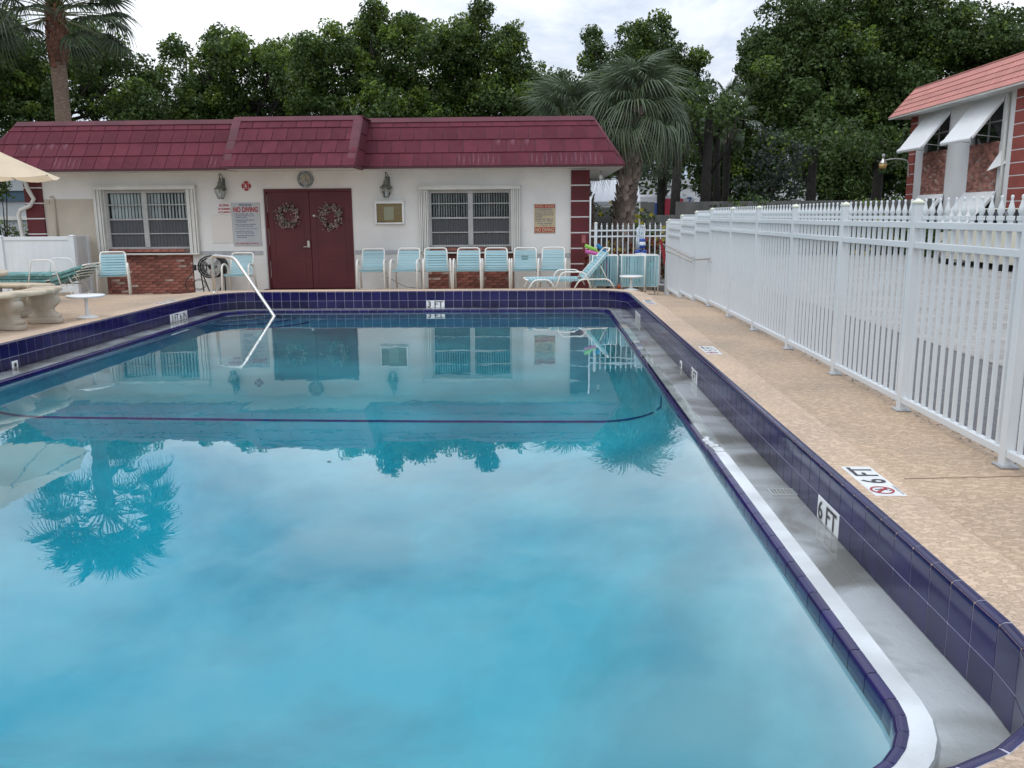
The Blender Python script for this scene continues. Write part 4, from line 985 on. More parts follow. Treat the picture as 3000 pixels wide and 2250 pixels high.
def chaise(name, label, loc, rz, length, back_ang, strap_mt, nst, arms, legs=True, sz=.20, group=None, backlen=.72, wid=.58):
    t = thing(name, label, 'sun lounger', (0, 0, 0), 0, group)
    L_ = length; w = wid/2; xb = L_-.0
    hx = L_ - backlen*0  # hinge at x = flat length
    flat = L_; 
    for s in (-1, 1):
        bx = flat+backlen*cos(back_ang); bzz = sz+backlen*sin(back_ang)
    MB().tube(rounded([(flat, -w, sz), (0, -w, sz), (0, w, sz), (flat, w, sz)], .08, 4), .013, 8).build('bed_frame', M['tube'], t)
    MB().tube(rounded([(flat-.03, -w, sz), (bx, -w, bzz), (bx, w, bzz), (flat-.03, w, sz)], .09, 5), .013, 8).build('back_frame', M['tube'], t)
    for (x0, x1) in ((.12, .40), (flat-.1, flat+.42)):
        for s in ((-1, 1) if legs else ()):
            MB().tube(rounded([(x0-.10, s*(w+.02), 0), (x0, s*(w+.02), sz-.0), (x1, s*(w+.02), sz-.0), (x1+.10, s*(w+.02), 0)], .08, 4), .0125, 8).build('leg', M['tube'], t)
    if arms:
        for s in (-1, 1): MB().tube(rounded([(flat-.52, s*(w+.035), .02), (flat-.42, s*(w+.035), sz+arms), (flat-.02, s*(w+.035), sz+arms), (flat+.10, s*(w+.035), .02)], .09, 5), .0125, 8).build('armrest', M['tube'], t)
    me = strap_mesh(wid+.024, .054, strap_mt, .03, drop=.045)
    m2 = int((flat-.06)/.062)
    for i in range(m2): inst('strap', me, t, (.06+.062*i, 0, sz+.014), (0, 0, pi/2))
    for i in range(int((backlen-.08)/.060)):
        f = (.04+.060*i)/backlen; inst('strap', me, t, (flat+backlen*f*cos(back_ang)-.012*sin(back_ang), 0, sz+backlen*f*sin(back_ang)+.014*cos(back_ang)), (0, -back_ang, pi/2) if 0 else Matrix.Rotation(-back_ang, 3, 'Y').to_4x4() .__matmul__(Matrix.Rotation(pi/2, 4, 'Z')).to_euler())
    sup = MB(); sup.tube([(flat+backlen*.55*cos(back_ang), w-.03, sz+backlen*.55*sin(back_ang)), (flat+.42, w-.03, sz-.06)], .008, 6); sup.tube([(flat+backlen*.55*cos(back_ang), -w+.03, sz+backlen*.55*sin(back_ang)), (flat+.42, -w+.03, sz-.06)], .008, 6)
    sup.build('back_support', M['tube'], t); t.location = loc; t.rotation_euler = (0, 0, rz)
    return t
chaise('sun_lounger', 'pale blue strap sun lounger with raised back in front of the towel hampers', (-.28, 15.15, gz(-.2, 15.15)), radians(7), 1.02, radians(50), M['strap'], 14, .13, sz=.17, backlen=.68)
for k_, lab_ in enumerate(('lowest teal strap lounger of the stack before the white vinyl screen', 'second teal strap lounger from the bottom of the stack at left', 'third teal strap lounger from the bottom of the stack at left', 'fourth teal strap lounger, next to the top of the stack', 'topmost teal strap lounger of the stack, with raised white armrests')):
    chaise('stacked_lounger', lab_, (-10.90+.04*k_, 16.5-.03*k_, gz(-10, 16.5)+.058*k_-.02), radians((2, 4, 1, 3, 2)[k_]), 1.40+.03*k_, radians(17), M['strap_g'], 20, .27 if k_ == 4 else 0, legs=k_ == 0, sz=.22, group='teal strap loungers stacked by the vinyl screen', backlen=.62, wid=.66)
def side_table(loc, r, h, lab):
    t = thing('side_table', lab, 'side table', loc, 0, 'small round white side tables')
    MB().lathe([(.0, h-.03), (r-.02, h-.028), (r, h-.02), (r+.002, h-.006), (r-.006, h), (.0, h)], (loc[0], loc[1], loc[2]), 36).build('table_top', M['plastic'], t)
    MB().lathe([(.032, .03), (.022, .06), (.019, h*.6), (.024, h-.03)], loc, 14).build('pedestal', M['plastic'], t)
    MB().lathe([(.13, .0), (.13, .008), (.09, .022), (.04, .032), (.03, .05)], loc, 24).build('base', M['plastic'], t)
side_table((-5.71, 10.60, .0), .225, .285, 'round white side table on the coping between stone bench and pool')
side_table((1.565, 15.0, gz(1.5, 15)), .205, .25, 'round white side table in front of the hampers at the far corner')
# cast stone table and curved benches
TX, TY = -6.94, 9.85
t = thing('stone_table', 'round cast stone table at the left edge beside the curved benches', 'table', (TX, TY, 0))
MB().lathe([(.0, .56), (.60, .56), (.635, .575), (.64, .60), (.625, .62), (.0, .625)], (TX, TY, 0), 40).build('table_top', M['stone'], t)
MB().lathe([(.26, 0), (.27, .05), (.20, .08), (.16, .18), (.22, .30), (.20, .40), (.14, .47), (.24, .56)], (TX, TY, 0), 24).build('pedestal', M['stone_d'], t)
def leg_profile(hh):   # carved scroll support, half width against height
    return [(.172, 0), (.174, .005), (.174, .048), (.170, .052), (.150, .056), (.162, .072), (.164, .092), (.148, .108), (.118, .122), (.100, .14), (.094, .16), (.102, .18), (.128, .205), (.156, .235), (.168, .265), (.166, .295), (.146, .318), (.126, .33), (.142, .345), (.142, hh)]
def bench(a0, a1, rin, rout, lab, legs, h=.415):
    t = thing('curved_bench', lab, 'bench', (TX+cos((a0+a1)/2)*rin, TY+sin((a0+a1)/2)*rin, 0), 0, 'curved cast stone benches round the table')
    mb = MB(); A = np.linspace(a0, a1, 22); V = []
    prof = [(rin+.012, h-.055), (rin, h-.045), (rin-.004, h-.025), (rin, h-.008), (rin+.014, h), (rout-.014, h), (rout, h-.008), (rout+.006, h-.028), (rout, h-.048), (rout-.014, h-.055)]
    k = len(prof)
    for a in A:
        for r, z in prof: V.append((TX+r*cos(a), TY+r*sin(a), z))
    F = [(i*k+j, i*k+(j+1) % k, (i+1)*k+(j+1) % k, (i+1)*k+j) for i in range(len(A)-1) for j in range(k)]+[tuple(range(k)), tuple(range(len(A)*k-1, (len(A)-1)*k-1, -1))]
    mb.add(V, F, True); mb.build('seat', M['stone'], t)
    hp = leg_profile(h-.055)
    for a in legs:
        rm = (rin+rout)/2; cx, cy = TX+rm*cos(a), TY+rm*sin(a); mb = MB(); V = []; er = Vector((cos(a), sin(a), 0)); et = Vector((-sin(a), cos(a), 0)); n_ = 12
        for w_, z in hp:
            w_ *= 1.13; dpt = .060+.25*w_*.5
            for q in range(n_):
                an = 2*pi*q/n_; cu = abs(cos(an))**.5*(1 if cos(an) > 0 else -1); su = abs(sin(an))**.6*(1 if sin(an) > 0 else -1)
                p = Vector((cx, cy, z))+er*(w_*cu)+et*(dpt*su*(1+.06*sin(z*40))); V.append(p)
        mb.add(V, [(i*n_+j, i*n_+(j+1) % n_, (i+1)*n_+(j+1) % n_, (i+1)*n_+j) for i in range(len(hp)-1) for j in range(n_)]+[tuple(range(n_-1, -1, -1)), tuple(range((len(hp)-1)*n_, len(hp)*n_))], True)
        mb.build('scroll_leg', M['stone_d'], t)
bench(radians(-62), radians(28), .86, 1.19, 'curved cast stone bench nearest the pool on two carved scroll legs', (radians(-22), radians(12)))
bench(radians(50), radians(125), .86, 1.19, 'curved cast stone bench on the far side of the round stone table', (radians(70), radians(108)))
bench(radians(160), radians(250), .86, 1.19, 'curved cast stone bench on the left side of the round stone table', (radians(180), radians(230)))
# parasol
UX, UY = -8.24, 12.15; uz = gz(UX, UY)
t = thing('parasol', 'open cream canvas parasol reaching in at the left edge', 'parasol', (UX, UY, uz))
mb = MB(); NR = 8; RR = 1.36; ph = radians(-2)
V = [(UX, UY, 2.50)]
rim_ = []
for k in range(NR):
    a = ph+2*pi*k/NR; rim_.append((UX+RR*cos(a), UY+RR*sin(a), 1.83))
SEG = 6
for k in range(NR):
    a, b = rim_[k], rim_[(k+1) % NR]
    for i in range(SEG):
        for j in range(SEG):
            def pt(u, v, sag=True):
                e0 = Vector(a)*(1-v)+Vector(b)*v; p = Vector((UX, UY, 2.50))*(1-u)+e0*u
                return p-Vector((0, 0, .055*sin(pi*v)*u+.10*u*(1-u)))
            mb.add([pt(i/SEG, j/SEG), pt((i+1)/SEG, j/SEG), pt((i+1)/SEG, (j+1)/SEG), pt(i/SEG, (j+1)/SEG)], [(0, 1, 2, 3)], True)
mb.build('canopy', M['cream'], t)
MB().tube([(UX, UY, uz), (UX, UY, 2.52)], .024, 12).build('pole', M['wood'], t); MB().lathe([(.24, 0), (.24, .05), (.10, .09), (.04, .12), (.04, .28)], (UX, UY, uz), 24).build('base', M['stone'], t)
for p in rim_: MB().tube([(UX, UY, 2.46), ((UX+p[0])/2, (UY+p[1])/2, 2.10), (p[0], p[1], 1.822)], .008, 5).build('rib', M['wood'], t)
# handrail
t = thing('pool_handrail', 'bent stainless handrail leading down the corner steps into the pool', 'handrail', (-5.42, 14.12, 0))
pts = rounded([(-5.42, 14.12, -.02), (-5.42, 14.12, .615), (-4.93, 13.80, .588), (-4.20, 13.345, -.31), (-4.04, 13.25, -.52), (-4.04, 13.25, -.90)], .10, 6)
MB().tube(pts, .027, 12).build('rail', M['steel'], t); MB().lathe([(.05, 0), (.052, .008), (.03, .02), (.026, .022)], (-5.42, 14.12, .003), 18).build('escutcheon', M['steel'], t)
# drum fan by the wall with hose
fx, fz = -7.21, .17
t = thing('drum_fan', 'black wheeled drum fan standing against the wall left of the doors', 'fan', (fx, 18.8, gz(fx, 18.8)))
mb = MB(); n_ = 26
def ringy(r, y): return [(fx+r*1.12*cos(2*pi*k/n_), y, fz+r*sin(2*pi*k/n_)) for k in range(n_)]
V = ringy(.245, 18.62)+ringy(.25, 19.0)+ringy(.235, 19.0)+ringy(.23, 18.62)
mb.add(V, [(i*n_+k, i*n_+(k+1) % n_, ((i+1) % 4)*n_+(k+1) % n_, ((i+1) % 4)*n_+k) for i in range(4) for k in range(n_)], True); mb.build('drum', M['rubber'], t)
for r in (.06, .11, .16, .21): MB().tube(ringy(r, 18.615), .005, 5, closed=True).build('guard_ring', M['alu_g'], t)
for k in range(12):
    a = 2*pi*k/12; MB().tube([(fx+.05*cos(a), 18.61, fz+.05*sin(a)), (fx+.27*cos(a), 18.61, fz+.24*sin(a))], .003, 4).build('guard_wire', M['alu_g'], t)
for k in range(3):
    a = 2*pi*k/3+.5; mb = MB(); mb.slab((fx+.03*cos(a), 18.72, fz+.03*sin(a)), (fx+.20*cos(a-.25), 18.70, fz+.20*sin(a-.25)), (fx+.21*cos(a+.45), 18.80, fz+.21*sin(a+.45)), (fx+.04*cos(a+.9), 18.78, fz+.04*sin(a+.9)), .004); mb.build('blade', M['alu_g'], t)
mb = MB(); mb.tube([(fx, 18.68, fz), (fx, 18.90, fz)], .06, 14); mb.build('motor', M['rubber'], t)
mb = MB(); mb.bbox(fx-.36, fx-.30, 18.56, 18.64, .10, .22, .006); mb.box(fx-.30, fx-.06, 18.585, 18.60, .195, .205); mb.box(fx-.30, fx-.06, 18.585, 18.60, .115, .125); mb.box(fx-.07, fx-.05, 18.58, 18.60, .09, .23); mb.build('switch_bracket', M['rubber'], t)
gzf = gz(fx, 18.8)
for s in (-1, 1): MB().tube(rounded([(fx+s*.18, 18.66, gzf+.02), (fx+s*.27, 18.75, fz), (fx+s*.18, 18.98, gzf+.02)], .05, 4), .014, 7).build('stand', M['rubber'], t)
t = thing('black_hose', 'thin black hose and coiled cable hanging beside the drum fan', 'hose', (fx, 18.5, gzf))
zc = gz(fx, 18.5)+.012
MB().tube(rounded([(fx-.33, 18.55, .10), (fx-.38, 18.52, .02), (fx-.50, 18.48, -.12), (fx-.50, 18.46, -.25), (fx-.38, 18.45, zc), (fx-.05, 18.45, zc), (fx+.18, 18.5, zc), (fx+.28, 18.55, -.20), (fx+.28, 18.6, -.02)], .12, 5), .0095, 7).build('hose', M['rubber'], t)
for k in range(3):
    r = .13+.012*k; MB().tube([(fx-.22+r*cos(a)+.01*k, 18.5+.06*sin(a)*.5, -.20+r*sin(a)*(.95-.2*k)) for a in np.linspace(0, 2*pi, 24)[:-1]], .0045, 5, closed=True).build('cable_loop', M['rubber'], t)
t = thing('power_cord', 'thin black cord lying under the chairs right of the doors', 'cord', (-3.2, 18.9, -.35))
MB().tube([(-3.45, 18.75, -.06), (-3.40, 18.74, .01), (-3.34, 18.74, -.03), (-3.36, 18.74, -.10), (-3.44, 18.75, -.09), (-3.30, 18.76, -.10), (-3.15, 18.78, -.20), (-2.95, 18.8, -.30), (-2.7, 18.82, gz(-2.7, 18.8)+.01), (-2.3, 18.9, gz(-2.3, 18.9)+.01)], .006, 6).build('cord', M['rubber'], t)
# towel hampers with straps
def hamper(x0, x1, y0, y1, z0, z1, lab, ns=(9, 6)):
    t = thing('towel_hamper', lab, 'hamper', ((x0+x1)/2, (y0+y1)/2, gz((x0+x1)/2, y0)), 0, 'pale blue strap towel hampers at the far corner')
    for z in (z0+.05, z1): MB().tube(rounded([(x0, y0, z), (x1, y0, z), (x1, y1, z), (x0, y1, z), (x0, y0, z)], .03, 3), .012, 7).build('hoop', M['tube'], t)
    for (x, y) in ((x0, y0), (x1, y0), (x1, y1), (x0, y1)): MB().tube([(x, y, gz(x, y)), (x, y, z1)], .012, 7).build('upright', M['tube'], t)
    MB().box(x0+.02, x1-.02, y0+.04, y1-.02, z0+.05, z0+.06).build('bottom_panel', M['strap'], t)
    h = z1-z0-.05; me = MB().box(-.0175, .0175, -.002, .002, 0, h).mesh('strap', M['strap'])
    for (n_, ax) in ((ns[0], 'x'), (ns[1], 'y')):
        for k in range(n_):
            f = (k+.5)/n_
            if ax == 'x':
                for y in (y0-.013, y1+.013): inst('strap', me, t, Vector((x0+(x1-x0)*f, y, z0+.05))-ploc(t), (0, random.uniform(-.012, .012), 0))
            else:
                for x in (x0-.013, x1+.013): inst('strap', me, t, Vector((x, y0+(y1-y0)*f, z0+.05))-ploc(t), (0, 0, pi/2))
hamper(.93, 1.375, 15.55, 15.95, -.08, .50, 'left pale blue strap hamper holding the green, pink and blue foam noodles')
hamper(1.44, 1.845, 15.45, 15.90, -.09, .50, 'middle pale blue strap hamper behind the round white side table')
hamper(1.875, 2.10, 15.55, 15.95, -.10, .50, 'right narrow pale blue strap hamper beside the gate post', (5, 5))
def noodle(pts, mt, lab, r=.034):
    t = thing('pool_noodle', lab, 'pool noodle', pts[0]); MB().tube(pts, r, 12).build('foam', mt, t); a, b = Vector(pts[-1]), Vector(pts[-2]); d = (a-b).normalized()
    MB().tube([a+d*.0008, a+d*.0022], r*.32, 8).build('bore', M['dark'], t)
noodle([(1.12, 15.8, .0), (1.08, 15.78, .48), (.98, 15.75, .60), (.80, 15.7, .68)], M['foam_g'], 'green foam noodle leaning out of the left hamper', .032)
noodle([(1.22, 15.70, .0), (1.14, 15.68, .44), (1.02, 15.66, .53), (.80, 15.62, .58)], M['foam_p'], 'pink foam noodle lying below the green one in the left hamper')
noodle([(1.28, 15.85, .0), (1.22, 15.83, .46), (1.14, 15.80, .58), (1.02, 15.78, .69)], M['foam_b'], 'blue foam noodle sticking up from the left hamper', .034)
noodle([(1.72, 15.75, -.05), (1.80, 15.76, .10), (1.95, 15.80, .22), (2.03, 15.84, .36)], M['foam_t'], 'teal foam noodle lying inside the middle and right hampers', .03)
t = thing('orange_ball', 'small orange ball lying between the two left hampers', 'ball', (1.405, 15.5, gz(1.4, 15.5)+.04)); MB().lathe([(.001, -.04), (.02, -.0346), (.0346, -.02), (.04, 0), (.0346, .02), (.02, .0346), (.001, .04)], (1.405, 15.5, gz(1.4, 15.5)+.04), 16).build('ball', M['orange'], t)

# ================================================================== FENCES
def finial_mesh(w, z0, z1, neck, name, parent_mat):
    """square picket with a collar and a turned spear finial"""
    mb = MB(); mb.box(-w/2, w/2, -w/2, w/2, z0, neck-.035); c = w*.78
    mb.bbox(-c, c, -c, c, neck-.035, neck-.012, .002)
    mb.lathe([(w*.45, neck-.012), (w*.6, neck-.005), (w*.95, neck+.012), (w*.72, neck+.03), (w*.34, z1-.028), (w*.30, z1-.02), (w*.42, z1-.012), (w*.42, z1-.006), (w*.2, z1)], (0, 0, 0), 8)
    me = mb.mesh(name, parent_mat); bm_fix(me); return me
ft = thing('picket_fence', 'long white picket fence with spear finials running along the right side of the pool deck', 'fence', (2.28, 8, 0))
FX = 2.276
PY = [1.57, 2.85, 4.13, 5.37, 6.62, 7.90, 9.20, 10.44, 11.70, 12.83, 14.15, 15.55]
PT = [1.30]*9+[1.268, 1.215, 1.142]   # post tops
def post(x, y, z0, z1, parent, w=.0265):
    MB().bbox(x-w, x+w, y-w, y+w, z0, z1-.028, .003).build('post', M['fence'], parent)
    mb = MB(); mb.bbox(x-w-.006, x+w+.006, y-w-.006, y+w+.006, z1-.028, z1-.014, .002); mb.add([(x-w, y-w, z1-.014), (x+w, y-w, z1-.014), (x+w, y+w, z1-.014), (x-w, y+w, z1-.014), (x, y, z1+.004)], [(0,1,4), (1,2,4), (2,3,4), (3,0,4)]); mb.build('post_cap', M['vinyl_cap'], parent)
pm = {}
for i, y in enumerate(PY):
    zt = PT[i]; g0 = gz(FX, y); post(FX, y, g0-.03, zt, ft)
    MB().bbox(FX-.045, FX+.045, y-.05, y+.05, g0-.004, g0+.006, .002).build('post_foot', M['band_grey'], ft)
    if i < len(PY)-1:
        y1 = PY[i+1]; zt = PT[i+1] if i+1 < len(PY) else zt
        if i < 8: zt = 1.30
        a, b = y+.0265, y1-.0265
        zb = zt-1.235
        for z, hh in ((zt-.155, .019), (zt-.275, .019), (zb, .019)): MB().bbox(FX-.019, FX+.019, a, b, z-hh, z+hh, .0025).build('rail', M['fence'], ft)
        N_ = 12; key = round(zt, 3)
        if key not in pm: pm[key] = finial_mesh(.019, zb-.005, zt+.0, zt-.088, 'picket', M['fence'])
        for k in range(N_): inst('picket', pm[key], ft, (0, a+(b-a)*(k+.75)/(N_+.5)-8, 0))
gtf = thing('picket_gate', 'low white picket gate section behind the hampers between pool house and long fence', 'gate', (1.65, 16.1, gz(1.6, 16.1)))
gx0, gx1 = 1.012, 2.325
post(gx0, 16.1, gz(1.0, 16.1), 1.09, gtf, .026); post(gx1, 16.1, gz(2.3, 16.1), 1.10, gtf, .0265)
for z in (.935, .828, -.06): MB().bbox(gx0-.09 if z > 0 else gx0, gx1-.03, 16.085, 16.115, z-.014, z+.014, .002).build('rail', M['fence'], gtf)
me = finial_mesh(.019, -.075, 1.07, 1.00, 'picket', M['fence'])
for k in range(12): inst('picket', me, gtf, Vector((1.118+.0985*k, 16.1, 0))-ploc(gtf))
t = thing('steel_pole', 'slim white upright pole at the corner of the right maroon pilaster', 'pole', (.93, 16.15, gz(1, 16.1))); MB().tube([(.912, 16.13, gz(1, 16.1)), (.912, 16.13, 1.55)], .014, 8).build('tube', M['fence'], t)
# lane rope with floats over the gate
t = thing('lane_rope', 'bundled blue and white rope with floats hung over the picket gate', 'rope', (1.84, 16.0, .9))
R_ = random.Random(9)
for k in range(18):
    x = 1.845+R_.uniform(-.085, .085); d = R_.uniform(.35, .62); mb = MB(); x2 = x+R_.uniform(-.05, .05)
    mb.tube([(x, 16.13, .80), (x, 16.11, .955), (1.845+(x-1.845)*.4, 16.07, 1.03), (x, 16.045, .97), (x2, 16.04, .95-d*.5), (x2+R_.uniform(-.03, .03), 16.04, .95-d)], .010, 6); mb.build('rope_strand', M['rope'] if k % 3 else M['plastic'], t)
for (x, z, tilt) in ((1.862, .70, 0), (1.785, .50, -.12), (1.885, .50, .1)):
    fl_ = bpy.data.objects.new('float', None); fl_.location = Vector((x, 15.99, z))-ploc(t); fl_.rotation_euler = (0, tilt, 0); link(fl_, t)
    for (a, b, mt) in ((-.085, -.03, 'royal'), (-.03, .03, 'float_w'), (.03, .085, 'royal')):
        r = .056; prof = [(r*.75 if a < -.08 else r, a), (r, a+.012), (r, b-.012), (r*.75 if b > .08 else r, b)]
        MB().lathe(prof, (0, 0, 0), 16).build('float_band', M[mt], fl_, world=False)
# rescue poles and paddle against the fence
t = thing('rescue_pole', 'pair of long grey poles hung along the inside of the fence by the gate', 'pole', (2.22, 14, .6))
MB().tube([(2.20, 15.9, .70), (2.205, 14.6, .655), (2.215, 12.6, .575), (2.215, 11.50, .648)][:3]+[(2.215, 11.45, .645)], .013, 8).build('pole', M['wood'], t)
MB().tube([(2.17, 15.9, .60), (2.19, 14.4, .585), (2.20, 12.75, .535)], .014, 8).build('pole', M['wood'], t)
mb = MB(); 
for y in (11.5, 12.8): mb.tube([(2.20, y, .60), (2.255, y, .60)], .006, 6)
mb.build('hook', M['alu_g'], t)
t = thing('red_paddle', 'dark red paddle board leaning beside the gate post behind the poles', 'paddle', (2.13, 15.2, .6))
mb = MB(); pp = [(2.005, .80), (2.03, .815), (2.055, .77), (2.075, .68), (2.105, .62), (2.118, .55), (2.115, .45), (2.10, .37), (2.088, .40), (2.07, .50), (2.03, .66)]
mb.prism(pp, 14.78, 14.80, 'y'); mb.build('blade', M['paddle'], t)
# vinyl screen
t = thing('vinyl_screen', 'low white vinyl privacy screen on the left behind the teal loungers', 'fence', (-10.5, 17.8, gz(-10, 17.8)))
g0 = gz(-10.5, 17.8)
for x in (-11.27, -9.745): 
    MB().bbox(x-.055, x+.055, 17.745, 17.855, g0, .872, .004).build('post', M['vinyl'], t); mb = MB(); mb.add([(x-.065, 17.735, .872), (x+.065, 17.735, .872), (x+.065, 17.865, .872), (x-.065, 17.865, .872), (x, 17.8, .90)], [(0,1,4), (1,2,4), (2,3,4), (3,0,4), (3,2,1,0)]); mb.build('post_cap', M['vinyl'], t)
MB().bbox(-11.215, -9.80, 17.775, 17.825, .79, .865, .004).build('top_rail', M['vinyl'], t); MB().bbox(-11.215, -9.80, 17.775, 17.825, g0+.05, g0+.15, .004).build('bottom_rail', M['vinyl'], t)
for k in range(9):
    w = (1.415)/9; MB().bbox(-11.215+w*k, -11.215+w*(k+1)-.001, 17.79, 17.81, g0+.15, .79, .0015).build('panel_board', M['vinyl'], t)
mb = MB(); a, b = Vector((-9.745, 17.86, 0)), Vector((-10.12, 19.05, 0)); n_ = Vector((.954, .30, 0))*.02
for (z0, z1, e_) in ((.79, .862, .022), (g0+.0, .79, .009)):
    q = n_.normalized()*e_; mb = MB(); mb.add([(p+o_+Vector((0, 0, z))) for z in (z0, z1) for p, o_ in ((a, -q), (b, -q), (b, q), (a, q))], [(0,3,2,1), (4,5,6,7), (0,1,5,4), (1,2,6,5), (2,3,7,6), (3,0,4,7)]); mb.build('return_panel' if e_ < .02 else 'top_rail', M['vinyl'], t)
MB().bbox(-10.175, -10.065, 19.0, 19.11, gz(-10, 19.0), .862, .004).build('post', M['vinyl'], t)

# ================================================================== RIGHT-HAND BUILDING
BX = 13.0
rb = thing('apartment_building', 'white two storey apartment building with coral mansard roof and white awnings at right', 'building', (BX, 24, -.12))
def wallx(x0, x1, ya, yb, z0, z1, holes, mt, name='wall'):
    mb = MB(); cur = ya
    for (a, b, hs) in sorted(holes):
        mb.box(x0, x1, cur, a, z0, z1); zc = z0
        for (c, d) in sorted(hs):
            mb.box(x0, x1, a, b, zc, c); zc = d
        mb.box(x0, x1, a, b, zc, z1); cur = b
    mb.box(x0, x1, cur, yb, z0, z1); mb.build(name, mt, rb)
wins = [(28.82, 30.55), (25.60, 27.32), (20.2, 21.9), (16.9, 18.6)]
wallx(BX, BX+.25, 8, 31.6, -.2, 4.9, [(a, b, [(.35, 1.78), (3.17, 4.36)]) for a, b in wins], mat('white_render', (.78, .78, .77), .8, .04, .8, .2, 40))
MB().box(BX+.25, BX+8, 31.3, 31.55, -.2, 4.9).build('end_wall', M['wall'], rb); MB().box(BX+.25, BX+8, 8, 8.2, -.2, 4.9).build('end_wall', M['wall'], rb); MB().box(BX+8, BX+8.2, 8, 31.55, -.2, 4.9).build('rear_wall', M['wall'], rb)
MB().box(BX+.26, BX+7.98, 8.2, 31.29, 4.7, 4.88).build('ceiling', M['dark'], rb)
def brick_wallx(y0, y1, z0, z1, seed):
    R_ = random.Random(seed); MB().box(BX-.02, BX-.001, y0, y1, z0, z1).build('mortar_bed', M['mortar_f'], rb); mb = MB(); z = z0+.008; k = 0
    while z < z1-.02:
        y = y0+.004-(.1 if k % 2 else 0)
        while y < y1-.02:
            a, b = max(y, y0+.003), min(y+.19, y1-.003)
            mb.m = 1 if R_.random() < .05 else 0
            if b-a > .03: mb.box(BX-.032-R_.random()*.004, BX-.019, a, b, z, z+.052)
            y += .20
        z += .0605; k += 1
    tag(mb.build('brick', [M['brick_j'], M['brick_p']], rb), kind='stuff')
for i, (a, b) in enumerate(wins):
    brick_wallx(a+.02, b-.02, 1.80, 3.16, i)
    for (z0, z1) in ((.35, 1.78), (3.17, 4.36)):
        w = bpy.data.objects.new('window', None); w.location = Vector((BX, (a+b)/2, z0))-ploc(rb); link(w, rb)
        MB().box(BX+.10, BX+.11, a, b, z0, z1).build('pane', mat('dark_glass', (.015, .017, .02), .06, spec=.7), w)
        mb = MB(); y_ = (a+b)/2; mb.box(BX+.06, BX+.12, y_-.02, y_+.02, z0, z1); mb.box(BX+.06, BX+.12, a, a+.05, z0, z1); mb.box(BX+.06, BX+.12, b-.05, b, z0, z1); mb.box(BX+.06, BX+.118, a+.05, y_-.02, (z0+z1)/2-.02, (z0+z1)/2+.02); mb.box(BX+.06, BX+.118, y_+.02, b-.05, (z0+z1)/2-.02, (z0+z1)/2+.02); mb.build('frame', M['band_grey'], w)
    for (zt, zb) in ((4.39, 3.26), (1.80, .68)):
        aw = bpy.data.objects.new('awning', None); aw.location = Vector((BX, (a+b)/2, zt))-ploc(rb); link(aw, rb)
        pr = [(BX-.035, zt), (BX-.80, zb+.10), (BX-.87, zb+.055), (BX-.90, zb), (BX-.885, zb-.05)]; mb = MB(); V = []
        for (x, z) in pr: V += [(x, a-.06, z), (x, b+.06, z)]
        for (x, z) in pr: V += [(x+.012, a-.06, z-.018), (x+.012, b+.06, z-.018)]
        k = len(pr); F = [(2*i_, 2*i_+2, 2*i_+3, 2*i_+1) for i_ in range(k-1)]+[(2*k+2*i_, 2*k+2*i_+1, 2*k+2*i_+3, 2*k+2*i_+2) for i_ in range(k-1)]+[(2*i_, 2*k+2*i_, 2*k+2*i_+2, 2*i_+2) for i_ in range(k-1)]+[(2*i_+1, 2*i_+3, 2*k+2*i_+3, 2*k+2*i_+1) for i_ in range(k-1)]
        mb.add(V, F); mb.build('awning_panel', M['awning'], aw)
        for y_ in (a-.062, b+.050):
            mb = MB(); V = [(BX-.035, y_, zt-.0), (BX-.80, y_, zb+.095), (BX-.86, y_, zb+.03), (BX-.80, y_, zb-.0), (BX-.035, y_, zt-.12)]; V2 = [(x, y_+.012, z) for x, _, z in V]
            mb.add(V+V2, [(0, 1, 2, 3, 4), (9, 8, 7, 6, 5)]+[(i_, (i_+1) % 5, 5+(i_+1) % 5, 5+i_) for i_ in range(5)]); mb.build('side_flange', M['awning'], aw)
            MB().tube([(BX-.02, y_+.006, zb+.02), (BX-.72, y_+.006, zb+.10)], .008, 5).build('strut', M['alu_g'], aw)
# quoin pilasters
def pilx(y0, y1, prj, blocks, z0=-.2, z1=4.58):
    pl = bpy.data.objects.new('pilaster', None); pl.location = Vector((BX, (y0+y1)/2, 0))-ploc(rb); link(pl, rb)
    MB().box(BX-prj+.008, BX-.0, y0+.008, y1-.008, z0, z1).build('joint_backing', M['joint'], pl); h = (z1-z0)/blocks
    for i in range(blocks): MB().bbox(BX-prj, BX+.01, y0, y1, z0+h*i+.014, z0+h*(i+1)-.014, .005).build('quoin_block', M['rust_b'], pl)
pilx(31.2, 31.65, .06, 14); pilx(22.9, 24.78, .10, 14); pilx(8.0, 8.5, .06, 14)
